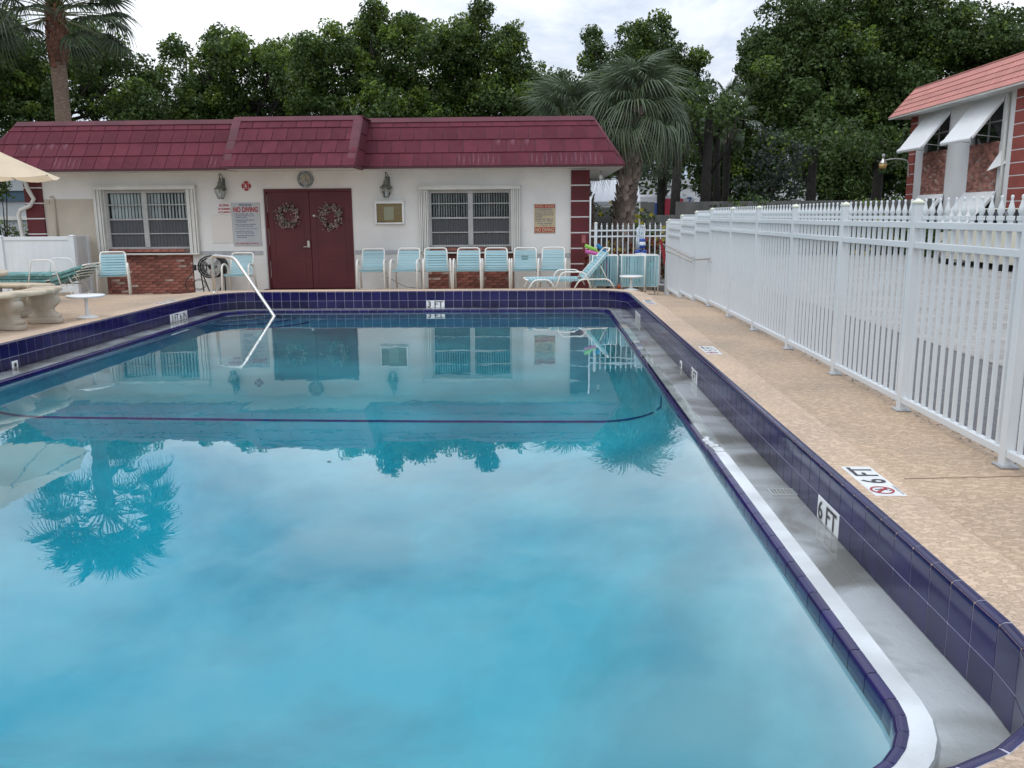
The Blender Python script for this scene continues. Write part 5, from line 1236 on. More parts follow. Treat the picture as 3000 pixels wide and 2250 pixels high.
# coral mansard
rr_ = bpy.data.objects.new('roof', None); link(rr_, rb)
XE, XT, ZE2, ZT2 = 12.38, 13.12, 4.50, 5.46
YF, YB_ = 32.25, 8.0
slx = sqrt((XT-XE)**2+(ZT2-ZE2)**2); nx_, nz_ = -(ZT2-ZE2)/slx, (XT-XE)/slx
PX_ = lambda y, v, o=0: Vector((XE+(XT-XE)*v/slx+nx_*o, y, ZE2+(ZT2-ZE2)*v/slx+nz_*o))
mb = MB(); mb.slab(PX_(YB_, 0), PX_(YF, 0), PX_(YF-.35, slx), PX_(YB_, slx), -.04); mb.build('roof_deck', M['coral_b'], rr_)
rows = 5; hv = (slx-.05)/rows; shd = {}; jn = MB(); cnt = 0
for r in range(rows):
    v0, v1 = hv*r, hv*(r+1)+.015; yfar = YF-.35*v0/slx; y = yfar-(.0 if r % 2 else .15); w = .30
    first = True
    while y > YB_:
        a, b = y-w+.004, (yfar if first else y-.004); first = False
        if b-a > .02:
            def mkp(a, b): return [PX_(a, v0, .026), PX_(b, v0, .026), PX_(b-(0 if b < yfar-.01 else .07), v1, .006), PX_(a, v1, .006), PX_(a, v0, .001), PX_(b, v0, .001), PX_(b, v1, .001), PX_(a, v1, .001)]
            F = [(0,1,2,3),(7,6,5,4),(0,4,5,1),(1,5,6,2),(2,6,7,3),(3,7,4,0)]
            if a > 17.5 and cnt < 298:
                if b < yfar-.01 and b-a > .28:
                    if r not in shd: m_ = MB(); m_.add([Vector((p.x, p.y-a, p.z)) for p in mkp(a, b)], F); shd[r] = m_.mesh('shingle', M['coral']); bm_fix(shd[r])
                    inst('shingle', shd[r], rr_, Vector((0, a, 0))-ploc(rr_))
                else: m_ = MB(); m_.add(mkp(a, b), F); m_.build('shingle', M['coral'], rr_)
                cnt += 1
            else: jn.add(mkp(a, b), F)
        y = y-w if not (b == yfar) else (a-.004)
tag(jn.build('shingle', M['coral'], rr_), kind='stuff')
MB().tube([PX_(YB_, slx), PX_(YF-.35, slx)], .03, 6).build('ridge_trim', M['coral_b'], rr_); MB().tube([PX_(YF, 0), PX_(YF-.35, slx)], .025, 6).build('hip_trim', M['coral_b'], rr_)
MB().box(XE-.0, XE+.03, YB_, YF, ZE2-.05, ZE2+.0).build('drip_edge', M['alu'], rr_); MB().box(XE+.03, BX, YB_, YF, ZE2-.03, ZE2-.005).build('soffit', M['soffit'], rr_); MB().box(XE+.03, BX+8.2, 31.56, YF, ZE2-.032, ZE2-.007).build('soffit', M['soffit'], rr_)
mb = MB(); mb.slab((XE, YF, ZE2), (BX+8.5, YF, ZE2), (BX+8.5, YF-.7, ZT2), (XT, YF-.35, ZT2), -.04); mb.box(XT, BX+8.2, YB_, YF-.5, ZT2-.12, ZT2-.03); mb.build('roof_back', M['coral_b'], rr_)
MB().tube([(BX-.06, 25.25, 4.45), (BX-.06, 25.25, -.12)], .045, 8).build('downspout', M['alu'], rb)
mb = MB(); mb.add([(BX-.01, 25.15, 2.55), (BX-.01, 25.75, 2.55), (BX-.38, 25.45, 2.35), (BX-.01, 25.45, 2.95), (BX-.01, 25.45, 2.2)], [(0, 2, 3), (2, 1, 3), (0, 1, 2), (0, 3, 1)]); mb.build('wall_light_hood', M['awning'], rb)
t = thing('wall_lamp', 'goose-neck wall lamp with amber glass at the far corner of the apartment building', 'lamp', (12.6, 31.3, 3)) 
MB().tube(rounded([(BX-.03, 31.45, 2.45), (BX-.10, 31.45, 2.45), (BX-.12, 31.45, 3.02), (BX-.60, 31.45, 3.08), (BX-.95, 31.45, 3.02)], .18, 6), .022, 8).build('arm', M['alu_g'], t)
MB().lathe([(.03, .16), (.055, .08), (.12, .0), (.13, -.05)][::-1], (BX-1.0, 31.45, 2.95), 16).build('reflector', M['steel'], t); MB().lathe([(.09, -.22), (.125, -.17), (.133, -.05)], (BX-1.0, 31.45, 2.95), 16).build('globe', M['lamp_glass'], t); MB().lathe([(.05, .16), (.05, .27), (.025, .29)], (BX-1.0, 31.45, 2.95), 12).build('photocell', M['alu_g'], t)

# ================================================================== FAR WALL, TENT, BUS, NEIGHBOURS
t = thing('concrete_wall', 'grey precast concrete boundary wall behind the long white fence', 'wall', (8, 29, -.4))
for (x0, x1) in ((-14, -9.6), (-9.5, -5.1), (-5.0, -.6), (-.5, 3.75), (4.45, 8.2), (8.5, 12.6), (12.9, 17.0), (17.3, 22)): MB().bbox(x0, x1, 29, 29.12, -.6, 1.62, .006).build('panel', M['cmu'], t)
for (x0, x1, h) in ((-9.62, -9.48, 1.62), (-5.12, -4.98, 1.62), (-.62, -.48, 1.62), (3.75, 4.45, 1.20), (8.2, 8.5, 1.66), (12.6, 12.9, 1.66), (17.0, 17.3, 1.66)): MB().bbox(x0, x1, 28.94, 29.18, -.6, h, .006).build('pier', M['cmu'], t)
t = thing('canopy_tent', 'white gabled canopy tent on slim poles behind the big palm trunk', 'tent', (2, 28, -.4))
mb = MB(); xr, xl, yf, yb, ym, ze, zt = 3.05, -1.4, 27.0, 29.0-.3, 27.85, 1.62, 2.30
yb = 28.7
mb.slab((xl, yf, ze), (xr, yf, ze), (xr-.0, ym, zt), (xl, ym, zt), .012); mb.slab((xr, yb, ze), (xl, yb, ze), (xl, ym, zt), (xr, ym, zt), .012)
mb.slab((xl, yf-.004, ze-.12), (xr, yf-.004, ze-.12), (xr, yf-.004, ze), (xl, yf-.004, ze), .01); mb.build('fabric_roof', M['tent'], t)
for (x, y) in ((xr-.02, yf+.02), (xr-.28, yb-.02), (xl+.05, yf+.02), (xl+.05, yb-.02)): MB().tube([(x, y, -.42), (x, y, ze-.01)], .025, 8).build('pole', M['tube'], t)
mb = MB(); mb.tube([(xl, yf+.02, ze-.16), (xr, yf+.02, ze-.16)], .022, 7); mb.tube([(xr-.02, yf+.02, ze-.02), (xr-.02, ym, zt-.03), (xr-.02, yb-.02, ze-.02)], .022, 7); mb.build('roof_frame', M['tube'], t)
# bus parked beyond the wall: white, blue and red
t = thing('parked_bus', 'white, blue and red bus just visible over the grey concrete wall', 'bus', (3, 33.5, -.4))
mb = MB(); mb.bbox(-2.0, 4.42, 33, 35, .2, 1.95, .08); mb.build('body', M['busw'], t); mb = MB(); mb.bbox(4.42, 5.75, 33, 35, .2, 1.90, .10); mb.build('rear_section', M['busw'], t)
MB().box(-1.9, 4.35, 32.985, 33.0-.001, 1.2, 1.64).build('blue_stripe', M['busb'], t); MB().box(-1.2, 4.0, 32.978, 32.984, 1.64, 1.69).build('window_band', M['dark'], t); MB().bbox(4.44, 5.32, 32.95, 33.02, .3, 1.80, .05).build('red_panel', M['busr'], t); MB().box(3.95, 4.30, 32.975, 32.984, .7, 1.5).build('blue_panel', M['busb'], t)
for x in (-1, 2, 4.9): 
    MB().tube([(x, 33.02, .1), (x, 33.25, .1)], .48, 20).build('wheel', M['rubber'], t)
text('7', (5.55, 32.99, 1.70), X3, Z3, .28, M['busb'], t, bold=.02)
# pale building far behind the trees
t = thing('distant_warehouse', 'long pale building glimpsed between the trunks beyond the concrete wall', 'building', (6, 75, -.5))
MB().box(-30, 44, 75, 85, -.6, 3.6).build('wall', mat('pale_wall', (.62, .64, .66), .8, .05, .3), t); MB().box(-30.2, 44.2, 74.8, 85, 3.61, 4.2).build('roof', mat('pale_roof', (.50, .52, .52), .7), t)
for i in range(16): w_ = bpy.data.objects.new('window', None); link(w_, t); MB().box(-28+4*i, -26.4+4*i, 74.94, 74.99, .6, 2.0).build('pane', M['dark'], w_); MB().box(-28.06+4*i, -26.34+4*i, 74.97, 74.995, 2.0, 2.08).build('frame', M['alu'], w_)
# grey neighbouring house at far left
t = thing('neighbour_house', 'grey neighbouring building with dark blue band at far left behind the downspout', 'house', (-19, 27, -.4))
MB().box(-30, -15.9, 27, 34, -.5, 1.78).build('wall', M['house_g'], t); MB().box(-30, -15.8, 26.95, 34, 1.781, 2.10).build('blue_band', M['house_t'], t); MB().box(-30, -15.7, 26.9, 34, 2.101, 2.75).build('fascia', M['house_g'], t); MB().box(-30, -15.75, 26.93, 26.99, 1.20, 1.32).build('trim', M['alu'], t)
MB().box(-30.2, -15.5, 26.7, 34.2, 2.751, 2.83).build('flat_roof', M['band_grey'], t)
# car
t = thing('parked_car', 'cream saloon car parked by the hedge, its tail at the right edge', 'car', (11.3, 20.6, -.11))
def car_section(y, w, zl, zh, r=.1):
    return [(11.3-w, y, zl), (11.3-w-.02, y, (zl+zh)/2), (11.3-w+r*.6, y, zh-.03), (11.3-w+r*2, y, zh), (11.3+w-r*2, y, zh), (11.3+w-r*.6, y, zh-.03), (11.3+w+.02, y, (zl+zh)/2), (11.3+w, y, zl)]
def loft(secs, name, mt, par):
    mb = MB(); k = len(secs[0]); V = [p for s_ in secs for p in s_]; mb.add(V, [(i*k+j, i*k+(j+1) % k, (i+1)*k+(j+1) % k, (i+1)*k+j) for i in range(len(secs)-1) for j in range(k)]+[tuple(range(k)), tuple(range(len(secs)*k-1, (len(secs)-1)*k-1, -1))], False); return mb.build(name, mt, par)
loft([car_section(19.3, .74, .12, .62), car_section(19.36, .84, .06, .78), car_section(20.0, .88, .05, .84), car_section(21.2, .88, .05, .80), car_section(22.4, .88, .05, .80), car_section(23.3, .86, .05, .72), car_section(23.7, .72, .12, .55)], 'body', M['car'], t)
loft([car_section(20.05, .70, .80, .84), car_section(20.75, .60, .80, 1.26), car_section(21.8, .60, .80, 1.28), car_section(22.6, .70, .78, .80)], 'cabin', mat('dark_glass', (.015, .017, .02)), t)
MB().bbox(10.72, 11.88, 20.78, 21.78, 1.262, 1.30, .012).build('roof', M['car'], t)
for x in (10.52, 11.88): MB().bbox(x, x+.22, 19.29, 19.36, .50, .66, .012).build('tail_light', M['taill'], t)
MB().bbox(10.45, 12.15, 19.22, 19.34, .18, .36, .03).build('bumper', M['car'], t)
for (x, y) in ((10.45, 20.1), (12.0, 20.1), (10.45, 22.9), (12.0, 22.9)):
    w = bpy.data.objects.new('wheel', None); w.location = Vector((x, y, .2))-ploc(t); link(w, t); MB().tube([(-.02, 0, 0), (.17, 0, 0)], .31, 22).build('tyre', M['rubber'], w, world=False); MB().tube([(-.026, 0, 0), (-.02, 0, 0)], .18, 14).build('rim', M['steel'], w, world=False)

# ================================================================== VEGETATION
def leaves(points, normals_bias, size, mats, mi, name, parent, up=.35, aspect=.62, seed=1):
    """points Nx3, one kite-shaped leaf spray at each point; a single mesh"""
    r_ = np.random.default_rng(seed); N = len(points)
    d = r_.normal(size=(N, 3)); d /= np.linalg.norm(d, axis=1)[:, None]
    nrm = r_.normal(size=(N, 3))*.8+np.array([0, 0, up])+normals_bias; nrm /= np.linalg.norm(nrm, axis=1)[:, None]
    u = d-nrm*(d*nrm).sum(1)[:, None]; u /= np.linalg.norm(u, axis=1)[:, None]+1e-9; w = np.cross(nrm, u)
    s = size*(.55+.9*r_.random(N))[:, None]
    V = np.empty((N, 4, 3)); V[:, 0] = points-u*s; V[:, 1] = points+w*s*aspect-nrm*s*.15; V[:, 2] = points+u*s; V[:, 3] = points-w*s*aspect-nrm*s*.15
    me = bpy.data.meshes.new(name); me.vertices.add(4*N); me.vertices.foreach_set('co', V.reshape(-1)); me.loops.add(4*N); me.loops.foreach_set('vertex_index', np.arange(4*N, dtype=np.int32))
    me.polygons.add(N); me.polygons.foreach_set('loop_start', np.arange(0, 4*N, 4, dtype=np.int32))
    for x in mats: me.materials.append(x)
    me.polygons.foreach_set('material_index', np.asarray(mi, dtype=np.int32)); me.update(calc_edges=True)
    if parent: me.transform(Matrix.Translation(-ploc(parent)))
    return link(bpy.data.objects.new(name, me), parent)
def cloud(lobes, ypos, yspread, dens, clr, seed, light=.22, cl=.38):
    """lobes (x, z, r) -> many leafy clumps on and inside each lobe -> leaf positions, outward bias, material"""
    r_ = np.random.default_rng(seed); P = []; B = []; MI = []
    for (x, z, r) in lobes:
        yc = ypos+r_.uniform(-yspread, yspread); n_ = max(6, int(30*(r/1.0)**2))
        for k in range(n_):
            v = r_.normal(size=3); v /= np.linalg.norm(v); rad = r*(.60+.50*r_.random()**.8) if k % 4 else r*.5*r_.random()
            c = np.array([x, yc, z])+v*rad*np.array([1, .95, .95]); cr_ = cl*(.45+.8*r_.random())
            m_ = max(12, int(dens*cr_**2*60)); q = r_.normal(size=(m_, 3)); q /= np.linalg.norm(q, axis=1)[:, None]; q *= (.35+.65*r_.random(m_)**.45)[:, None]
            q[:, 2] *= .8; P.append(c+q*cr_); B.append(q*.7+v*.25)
            lt = r_.random() < light*(1.5 if v[2] > .25 else .35); MI.append(np.where(r_.random(m_) < (.75 if lt else .03), 1, 0))  # upper clumps turn pale more often: new growth plus highlights painted by leaf colour
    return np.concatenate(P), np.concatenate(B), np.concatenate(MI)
def trunk(parent, base, top, r, lobes, ypos, mt=M['trunk'], nb=9, seed=0):
    R_ = random.Random(seed); b, t_ = Vector(base), Vector(top); mb = MB()
    mb.tube([b, b*.6+t_*.4+Vector((R_.uniform(-.15, .15), R_.uniform(-.1, .1), 0)), t_], [r*1.25, r, r*.7], 9); mb.build('trunk', mt, parent)
    mb = MB()
    for (x, z, rr0) in R_.sample(lobes, min(nb, len(lobes))):
        e_ = Vector((x, ypos+R_.uniform(-.6, .6), z)); s = b.lerp(t_, R_.uniform(.55, 1)); mid = s.lerp(e_, .5)+Vector((R_.uniform(-.3, .3), 0, R_.uniform(-.1, .4))); mb.tube([s, mid, e_], [r*.45, r*.25, r*.08], 6)
        for k in range(2): mb.tube([mid, mid.lerp(e_, .5)+Vector((R_.uniform(-.5, .5), R_.uniform(-.3, .3), R_.uniform(.2, .6)))], [r*.16, r*.05], 5)
    mb.build('limbs', mt, parent)
TR = {
'A':(33,1.6,.0,[(-20.6,7.4,1.44),(-19.2,7.7,1.31),(-17.4,7.8,1.05),(-15.8,7.3,0.98),(-14.7,6.8,0.79),(-18.2,6.2,1.44),(-16.3,5.7,1.31),(-20.0,5.5,1.57),(-14.6,5.5,0.92),(-22.2,6.0,1.71),(-17.2,8.4,0.66)], -18.5),
'B':(35,1.3,.0,[(-13.7,7.0,1.18),(-12.8,8.2,0.83),(-11.8,7.7,1.04),(-10.4,7.6,1.11),(-9.4,7.1,1.11),(-13.2,5.8,1.25),(-11.6,5.8,1.53),(-9.9,5.7,1.39),(-13.9,7.9,0.55),(-8.7,7.8,0.5),(-14.6,5.7,0.83)], -11.8),
'C':(33,1.5,.0,[(-7.8,7.4,1.12),(-6.8,7.9,0.92),(-5.7,8.3,0.79),(-4.8,7.6,1.05),(-6.6,6.5,1.31),(-4.9,6.2,1.31),(-8.0,5.9,1.18),(-7.4,5.0,0.92),(-5.9,5.1,1.18),(-4.5,5.0,1.05),(-6.1,9.0,.35),(-5.0,8.8,.3)], -6.4),
'D':(35,1.3,.0,[(-3.7,8.0,1.11),(-2.5,8.0,1.04),(-1.5,7.5,1.04),(-0.6,6.8,0.83),(-3.1,6.5,1.39),(-1.6,5.9,1.25),(-0.3,5.7,0.97),(-2.7,8.9,0.4),(-2.2,9.2,.25),(-1.1,8.4,0.45),(-3.9,5.2,1.11),(-2.2,4.9,1.11)], -2.4),
'E':(38,.8,.0,[(-.3,5.2,.8),(-.6,4.4,.8),(.4,4.4,.8),(1.6,4.6,.8),(0.8,7.1,0.5),(1.4,6.5,0.66),(0.5,6.0,0.85),(1.7,5.6,0.85),(.9,5.0,.8)], 1.0),
'F':(36,1.4,.0,[(2.4,7.2,0.9),(2.1,8.0,0.45),(2.05,8.6,.25),(3.5,7.8,1.00),(4.5,8.1,0.86),(4.6,8.9,.3),(5.3,7.4,0.93),(6.15,7.6,.35),(4.3,6.7,1.29),(2.9,5.9,1.29),(5.5,6.0,1.15),(6.2,6.5,0.72),(4.7,5.2,1.29),(6.0,4.7,0.86),(3.4,4.4,0.86)], 4.9),
'G':(38,1.0,.0,[(7.9,2.2,.7),(9.2,2.4,.7),(8.2,1.6,.7),(7.6,5.2,0.8),(8.1,5.5,0.7),(7.2,4.2,1.0),(8.3,4.2,1.0),(8.7,3.2,0.9),(7.1,3.0,0.7)], 7.9),
'H':(37,2.2,.0,[(10.2,8.8,1.5),(9.2,7.7,1.1),(11.6,9.3,1.47),(13.3,9.3,1.62),(15.2,8.7,1.62),(16.6,8.2,1.47),(18.0,7.8,1.32),(18.9,7.1,1.18),(9.0,6.5,1.03),(10.6,6.7,1.77),(12.7,7.0,1.91),(14.7,6.5,1.91),(10.0,5.0,1.62),(12.1,4.7,1.77),(14.2,4.6,1.77),(16.2,4.9,1.62),(9.4,3.7,1.32),(11.5,3.2,1.47),(13.7,3.2,1.32),(17.8,5.6,1.47),(15.4,3.3,1.18)], 13),
}
TL = {'A': 'dark green broad tree at far left, behind the tall palm', 'B': 'dark green tree left of centre with a spiky crown beside the sky gap', 'C': 'tall bright-topped green tree behind the middle of the pool house roof',
 'D': 'broad green tree behind the right part of the pool house roof', 'E': 'small pale-leaved tree in the sky gap left of the fan palms', 'F': 'dark tree with upright shoots standing behind the large fan palm', 'G': 'low dark tree between the fan palm and the big right-hand tree', 'H': 'largest dark tree, filling the right side behind the coral roofed building'}
KS = 1.27
for i, (k, (ty, ysp, _, lobes, tx)) in enumerate(TR.items()):
    ty, ysp, tx = ty*KS, ysp*KS, tx*KS; lobes = [(x*KS, 1.22+(z-1.22)*KS-.50, r*KS*.97) for x, z, r in lobes]
    t = thing('broadleaf_tree', TL[k], 'tree', (tx, ty, -.42), 0, 'broadleaf trees behind the pool house')
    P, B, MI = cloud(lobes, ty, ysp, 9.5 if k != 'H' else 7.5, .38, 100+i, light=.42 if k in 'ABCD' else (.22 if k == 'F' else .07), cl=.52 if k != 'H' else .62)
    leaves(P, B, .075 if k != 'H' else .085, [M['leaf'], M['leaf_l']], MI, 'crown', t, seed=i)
    zt = min(z for _, z, _ in lobes)+.6
    trunk(t, (tx, ty, -.6), (tx+.1, ty, zt), .24 if k != 'H' else .34, lobes, ty, seed=i, nb=12)
print('leaves done')
# slim dark trunks seen under the crowns on the right, each a tree with its own high crown
for i, (x, y, r, lab, lo) in enumerate(((4.83, 31.5, .18, 'dark straight trunked tree standing just behind the grey wall, left of the pair', [(4.7, 4.2, .9), (5.3, 4.6, .8), (4.2, 4.9, .8)]),
    (5.95, 32, .20, 'left trunk of the dark pair of trees behind the grey wall', [(6.3, 4.9, .8), (5.6, 5.3, .8), (6.9, 4.6, .6)]), (6.42, 33, .15, 'right slimmer trunk of the dark pair behind the grey wall', [(6.6, 4.4, .7), (7.0, 5.0, .7)]),
    (10.0, 33, .2, 'dark trunk at the left foot of the big right-hand tree', [(9.6, 3.6, .8), (10.4, 3.9, .9)]), (12.6, 33.5, .22, 'dark trunk under the middle of the big right-hand tree', [(12.4, 3.3, .8), (13.2, 3.6, .9), (11.8, 3.9, .8)]))):
    t = thing('slender_tree', lab, 'tree', (x, y, -.42), 0, 'dark trunked trees behind the grey wall'); P, B, MI = cloud(lo, y, .5, 3.5, .3, 300+i, light=.05, cl=.36); leaves(P, B, .075, [M['leaf'], M['leaf_l']], MI, 'crown', t, seed=40+i)
    trunk(t, (x, y, -.6), (x+.05, y, lo[0][1]), r, lo, y, seed=60+i, nb=3)
def shrub(name, lab, cat, lobes, y, ysp, dens, size, mats, seed, light=.1, group=None, cl=.22, stems=True):
    x0 = sum(l[0] for l in lobes)/len(lobes); zb = gz(x0, y) if (y < 19.3 and x0 < 2.4) else (-.42 if x0 < 4 else -.12)
    t = thing(name, lab, cat, (x0, y, zb), 0, group); P, B, MI = cloud(lobes, y, ysp, dens, .2, seed, light=light, cl=cl); leaves(P, B, size, mats, MI, 'foliage', t, seed=seed)
    if stems:
        mb = MB(); R_ = random.Random(seed)
        for l in lobes: mb.tube([(x0+R_.uniform(-.1, .1), y, zb-.05), (l[0], y+R_.uniform(-.1, .1), l[1])], [.025, .008], 5)
        mb.build('stems', M['trunk'], t)
    return t
shrub('rounded_bush', 'dark rounded bush behind the left end of the vinyl screen', 'bush', [(-12.85, .80, .55), (-12.5, 1.05, .42), (-12.35, .60, .42), (-13.1, 1.1, .45)], 20.3, .2, 9, .036, [M['leaf'], M['leaf_l']], 501, .12)
shrub('small_tree', 'thin leafy branch hanging by the left corner of the pool house', 'tree', [(-12.75, 2.02, .20), (-12.52, 2.05, .15), (-12.58, 1.86, .13), (-13.1, 2.2, .35)], 20.2, .15, 9, .036, [M['leaf'], M['leaf_l']], 502, .1)
for i, (x, z, r) in enumerate(((1.35, .20, .34), (2.05, .22, .36), (2.75, .15, .38), (3.4, .10, .36))):
    shrub('croton_bush', ['red and yellow leaved croton directly behind the left of the picket gate', 'second croton from the left, behind the hung lane rope', 'third croton, dark red, behind the right of the gate', 'croton farthest right, beside the end of the long fence'][i], 'bush', [(x, z, r), (x+.25, z+.18, r*.7), (x-.22, z+.1, r*.7)], 18.2+.2*i, .15, 6, .055, [M['leaf_r'], M['leaf_y'] if i % 2 == 0 else M['leaf_r']], 510+i, .25, 'croton bushes behind the picket gate')
for i, (x, y, lo, lab) in enumerate(((1.9, 26, [(1.5, 1.15, .5), (2.1, 1.3, .42), (2.6, 1.0, .5), (1.2, .5, .6), (2.5, .35, .6), (1.8, .1, .6)], 'green shrub dotted with yellow flowers under the canopy tent'), (3.6, 26.5, [(3.15, 1.15, .4), (3.45, .7, .5), (3.2, .2, .5)], 'green yellow-flowered shrub right of the tent pole'),
    (9.6, 28.2, [(9.4, .9, .7), (10.2, 1.1, .6), (10.8, .6, .6), (9.0, .4, .6), (10.0, .2, .6)], 'yellow-flowered shrub left of the apartment building above the fence'))):
    t = shrub('flowering_shrub', lab, 'shrub', lo, y, .25, 5, .055, [M['leaf'], M['leaf_l']], 520+i, .25, 'yellow flowered shrubs')
    mb = MB(); R_ = random.Random(i)
    for k in range(16):
        l = R_.choice(lo); a = R_.uniform(0, 2*pi); q = R_.uniform(.3, 1.0)*l[2]; c = Vector((l[0]+q*cos(a), y-.45-.1*R_.random(), l[1]+q*sin(a)*.8))
        for j in range(5): b_ = 2*pi*j/5; mb.add([c, c+Vector((.05*cos(b_-.5), -.01, .05*sin(b_-.5))), c+Vector((.07*cos(b_), -.02, .07*sin(b_))), c+Vector((.05*cos(b_+.5), -.01, .05*sin(b_+.5)))], [(0, 1, 2, 3)])
    tag(mb.build('flowers', M['flower'], t), kind='stuff')
shrub('grey_shrub', 'tall blue-grey feathery shrub rising behind the fence posts', 'shrub', [(8.0, 3.2, .8), (8.7, 2.6, .8), (7.6, 2.2, .7), (8.3, 1.6, .9), (9.0, 1.6, .7), (7.5, 1.0, .7), (8.6, .8, .8), (8.2, 3.9, .5), (9.1, 3.3, .5)], 31.5, .5, 3.6, .065, [M['leaf_b'], M['leaf_l']], 530, .03, cl=.34)
shrub('dark_shrub', 'low dark shrub spilling over the grey wall behind the stepped fence', 'shrub', [(5.6, 1.2, .5), (6.2, 1.4, .5), (6.8, 1.2, .55), (5.4, .7, .45), (6.4, .7, .6), (7.1, .8, .5)], 28.3, .3, 5, .06, [M['leaf'], M['leaf_l']], 531, .04, cl=.28)
for i, (y0, y1) in enumerate(((28.6, 31.2), (25.4, 28.3), (22.2, 25.2), (19.2, 22.0))):
    t = thing('clipped_hedge', ['clipped hedge at the far end of the apartment building wall', 'clipped hedge under the second pair of awnings', 'clipped hedge beside the wide rust pilaster', 'clipped hedge nearest, behind the cream car'][i], 'hedge', (12, (y0+y1)/2, -.11), 0, 'clipped hedges along the apartment building')
    r_ = np.random.default_rng(540+i); N_ = 6500; P = np.stack([r_.uniform(11.6, 12.5, N_), r_.uniform(y0, y1, N_), -.1+.78*r_.random(N_)**.6], 1); q = r_.random(N_) < .5; P[q, 0] = 11.6+r_.normal(0, .03, q.sum()); q2 = r_.random(N_) < .3; P[q2, 2] = .68+r_.normal(0, .03, q2.sum())
    leaves(P, np.array([[-.5, 0, .2]]), .05, [M['leaf'], M['leaf_l']], (r_.random(N_) < .15)*(P[:, 2] > .5), 'foliage', t, seed=550+i); MB().box(11.75, 12.4, y0+.1, y1-.1, -.12, .5).build('dark_core', M['trunk'], t)
shrub('far_hedge', 'low green planting with orange flowers beyond the lot at the far fence', 'shrub', [(5.0, .1, .4), (6.2, .2, .4), (7.4, .2, .45), (8.6, .2, .4), (10.4, .3, .5), (11.4, .3, .5), (12.4, .4, .5)], 28.75, .1, 4, .06, [M['leaf'], M['leaf_y']], 560, .2, cl=.25)
# backdrop wood far behind, reads as one mass
r_ = np.random.default_rng(77); N_ = 90000; X = r_.uniform(-48, 44, N_); top = 4.6+1.1*np.sin(X*.31)+.8*np.sin(X*.83+1)+.5*np.sin(X*2.1); Z = -.5+(top+.5)*r_.random(N_)**.75
op = (Z < 2.6) & (X > 3) & (X < 24) & (r_.random(N_) < .75)
P = np.stack([X*1.35, 58+r_.uniform(-1.5, 1.5, N_), Z*1.35], 1)[~op]
o = leaves(P, np.array([[0, -.3, .2]]), .17, [M['leaf'], M['leaf_l']], (r_.random(len(P)) < .08)*1, 'distant_wood', None, seed=78); tag(o, 'distant dark green tree line behind the other trees', 'trees', kind='stuff')

# ---- fan palms
def fan_frond(seed, Lp, Lb, droop, nseg=34, spread=2.35, mt=None):
    """costapalmate leaf: petiole then radiating split blades that droop; along +x"""
    r_ = random.Random(seed); mb = MB(); mb.m = 1
    pet = [Vector((Lp*t, 0, .10*sin(t*pi*.5)*Lp-.16*droop*t*t*Lp)) for t in np.linspace(0, 1, 5)]; mb.tube(pet, [.022, .018, .014, .012, .010], 5); c = pet[-1]; mb.m = 0
    for k in range(nseg):
        a = -spread+2*spread*k/(nseg-1); Ls = Lb*(1-.32*(abs(a)/spread)**2)*r_.uniform(.88, 1.08); w0 = .035*Lb/.8
        d = Vector((cos(a), sin(a), 0)); side = Vector((-sin(a), cos(a), 0)); V = []; M_ = 6; zt = r_.uniform(.8, 1.25); tw = r_.uniform(-.25, .25)
        for j in range(M_+1):
            t = j/M_; w = w0*(.35+1.9*t if t < .42 else 1.15*(1-t)/.58+.04); z = .05*sin(a*1.0)**2-droop*zt*Ls*(max(0, t-.30)**1.8)*1.25
            hor = t*Ls*(1-.30*droop*max(0, t-.45)); p = c+d*hor+Vector((0, 0, z)); q = side*w*.5+Vector((0, 0, w*(.35 if k % 2 else -.35)+tw*w*.3)); V += [p-q, p+q]
        mb.add(V, [(2*j, 2*j+1, 2*j+3, 2*j+2) for j in range(M_)])
    me = mb.mesh('frond', [mt or M['frond'], M['petiole']]); return me
fr_v = [fan_frond(s_, .95, .92, dr_, mt=M['frond']) for s_, dr_ in ((1, .8), (2, 1.3), (3, 1.75), (4, 1.0))]
fr_d = [fan_frond(s_+20, 1.35, .80, dr_, mt=M['frond_s']) for s_, dr_ in ((1, .35), (2, .7), (3, 1.1), (4, .5))]
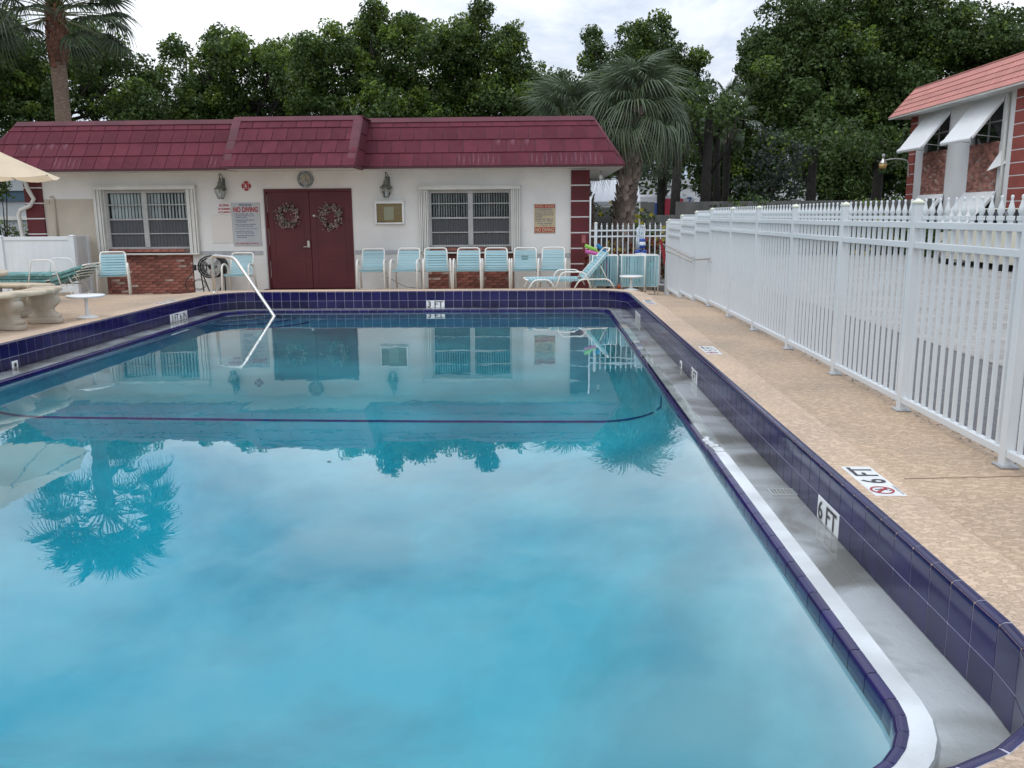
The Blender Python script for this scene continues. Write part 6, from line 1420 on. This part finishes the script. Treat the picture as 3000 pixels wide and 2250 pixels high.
def palm(name, lab, base, path, r0, crown, nf, scale, meshes, seed, boots=(0, 1), zb=-.42, down=-1.1, updown=(1.25,), bootm='boot', group='fan palms behind the pool house', tm='palmtrunk'):
    R_ = random.Random(seed); t = thing(name, lab, 'palm tree', (path[0][0], path[0][1], zb), 0, group)
    P = [Vector(p) for p in path]; pts = []
    for i in range(len(P)-1):
        for k in range(8): pts.append(P[i].lerp(P[i+1], k/8))
    pts.append(P[-1]); rad = [r0*(1+.05*sin(i*1.7)+(.25 if i < 2 else 0)) for i in range(len(pts))]
    MB().tube(pts, rad, 14).build('trunk', M[tm], t)
    # old leaf bases
    bme = MB(); bme.add([(-.075, 0, -.05), (.075, 0, -.05), (.045, -.05, .16), (-.045, -.05, .16), (-.06, -.035, -.05), (.06, -.035, -.05), (.03, -.085, .20), (-.03, -.085, .20)], [(0,1,2,3), (7,6,5,4), (0,4,5,1), (1,5,6,2), (2,6,7,3), (3,7,4,0)])
    bm2 = bme.mesh('leaf_base', M[bootm]); bm_fix(bm2); n_ = 0
    tot = sum((P[i+1]-P[i]).length for i in range(len(P)-1)); s = boots[0]*tot
    while s < boots[1]*tot and n_ < 290:
        q = s; i = 0
        while i < len(P)-2 and q > (P[i+1]-P[i]).length: q -= (P[i+1]-P[i]).length; i += 1
        c = P[i].lerp(P[i+1], q/(P[i+1]-P[i]).length); a = n_*2.399+R_.uniform(-.15, .15)
        sc_ = R_.uniform(.75, 1.3)*r0/.20; inst('leaf_base', bm2, t, c+Vector((sin(a), -cos(a), 0))*(r0*.93)-ploc(t), (R_.uniform(-.15, .25), R_.uniform(-.2, .2), a), (sc_, sc_, sc_)); s += .0205*R_.uniform(.8, 1.2)*(1.0); n_ += 1
    c = P[-1]
    for k in range(nf):
        f = k/(nf-1); el = 1.35+(down-1.35)*f**.9+R_.uniform(-.12, .12); a = k*2.399+R_.uniform(-.25, .25); s_ = scale*R_.uniform(.88, 1.12)
        me = meshes[R_.choice([0, 3]) if f < .35 else (R_.choice([1, 3]) if f < .65 else R_.choice([1, 2, 2]))]
        ro = Matrix.Rotation(a, 4, 'Z') @ Matrix.Rotation(-el, 4, 'Y') @ Matrix.Rotation(R_.uniform(-.5, .5), 4, 'X')
        inst('frond', me, t, c+Vector((0, 0, -.35*f+.1))-ploc(t), ro.to_euler(), (s_, s_, s_))
    return t
palm('fan_palm', 'large drooping fan palm right of the pool house roof, shaggy curved trunk', None, [(2.12, 24, -.6), (2.22, 24, .9), (2.40, 24, 2.3), (2.52, 24, 3.95)], .235, None, 62, .93, fr_v, 11, (.0, 1.0), down=-.42)
palm('fan_palm', 'smaller fan palm left of it, its crown rising over the roof end', None, [(1.42, 24.9, -.6), (1.32, 24.9, 1.4), (1.0, 24.9, 2.6), (.72, 24.9, 3.65)], .17, None, 52, .88, fr_v, 12, (.0, 1.0), down=-.5)
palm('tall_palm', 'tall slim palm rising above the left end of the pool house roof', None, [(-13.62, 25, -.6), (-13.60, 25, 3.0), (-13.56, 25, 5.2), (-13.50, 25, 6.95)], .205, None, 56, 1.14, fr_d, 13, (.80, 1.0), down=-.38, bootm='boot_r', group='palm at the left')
palm('fan_palm', 'dark distant fan palm between the trunks behind the grey wall', None, [(4.5, 33, -.6), (4.5, 33, 2.0), (4.5, 33, 3.9)], .15, None, 22, .7, fr_d, 14, (.7, 1.0), down=-1.2, tm='trunk')
palm('fan_palm', 'dark fan palm top showing above the low tree right of the large fan palm', None, [(7.3, 35, -.6), (7.3, 35, 3.0), (7.3, 35, 5.0)], .14, None, 22, .7, fr_d, 15, (.8, 1.0), down=-.9, tm='trunk')

# ================================================================== SMALL DECK DETAILS
R_ = random.Random(21)
for (x0, y0, x1, y1) in ((1.70, 3.92, 2.44, 3.98), (1.70, 8.9, 2.44, 8.92), (-5.75, 9.0, -9.5, 8.9), (-5.75, 12.9, -9.5, 13.0)):
    mb = MB(); n_ = 14
    for k in range(n_):
        a, b = k/n_, (k+1)/n_; ja, jb = (sin(k*2.3)*.006, sin((k+1)*2.3)*.006); ax_, ay_, bx_, by_ = x0+(x1-x0)*a, y0+(y1-y0)*a+ja, x0+(x1-x0)*b, y0+(y1-y0)*b+jb
        za, zb = gz(ax_, ay_)-.0035, gz(bx_, by_)-.0035; mb.add([(ax_, ay_-.003, za), (bx_, by_-.003, zb), (bx_, by_+.003, zb), (ax_, ay_+.003, za)], [(0, 1, 2, 3)])
    mb.build('crack', mat('crack_dark', (.20, .14, .10), .9), deck)
g = MB()
for k in range(1500):
    y = R_.uniform(1.5, 16); x = 2.30+abs(R_.gauss(0, .05))*(1 if R_.random() < .8 else -1)+.05; s_ = R_.uniform(.003, .011); z = gz(x, y)-.004
    if x > 2.44: x = 2.43
    V = [(x+s_*cos(a)*R_.uniform(.7, 1.2), y+s_*sin(a)*R_.uniform(.7, 1.3), z+(0 if i % 2 else s_*.4)) for i, a in enumerate(np.linspace(0, 2*pi, 6)[:-1])]; g.add(V+[(x, y, z+s_*.8)], [(i, (i+1) % 5, 5) for i in range(5)])
tag(g.build('gravel', mat('grit', (.34, .29, .24), .9, island=.4)), 'line of grit and small stones along the foot of the white fence', kind='stuff')
for i, (x, y) in enumerate(((-5.0, 10.5),)): pass
# floating specks on the water
t = thing('floating_leaf', 'tiny dead leaf floating on the pool water left of centre', 'leaf', (-1.35, 5.2, WZ)); MB().add([(-1.36, 5.2, WZ+.003), (-1.34, 5.19, WZ+.003), (-1.325, 5.205, WZ+.006), (-1.345, 5.215, WZ+.003)], [(0, 1, 2, 3)]).build('blade', M['trunk'], t)
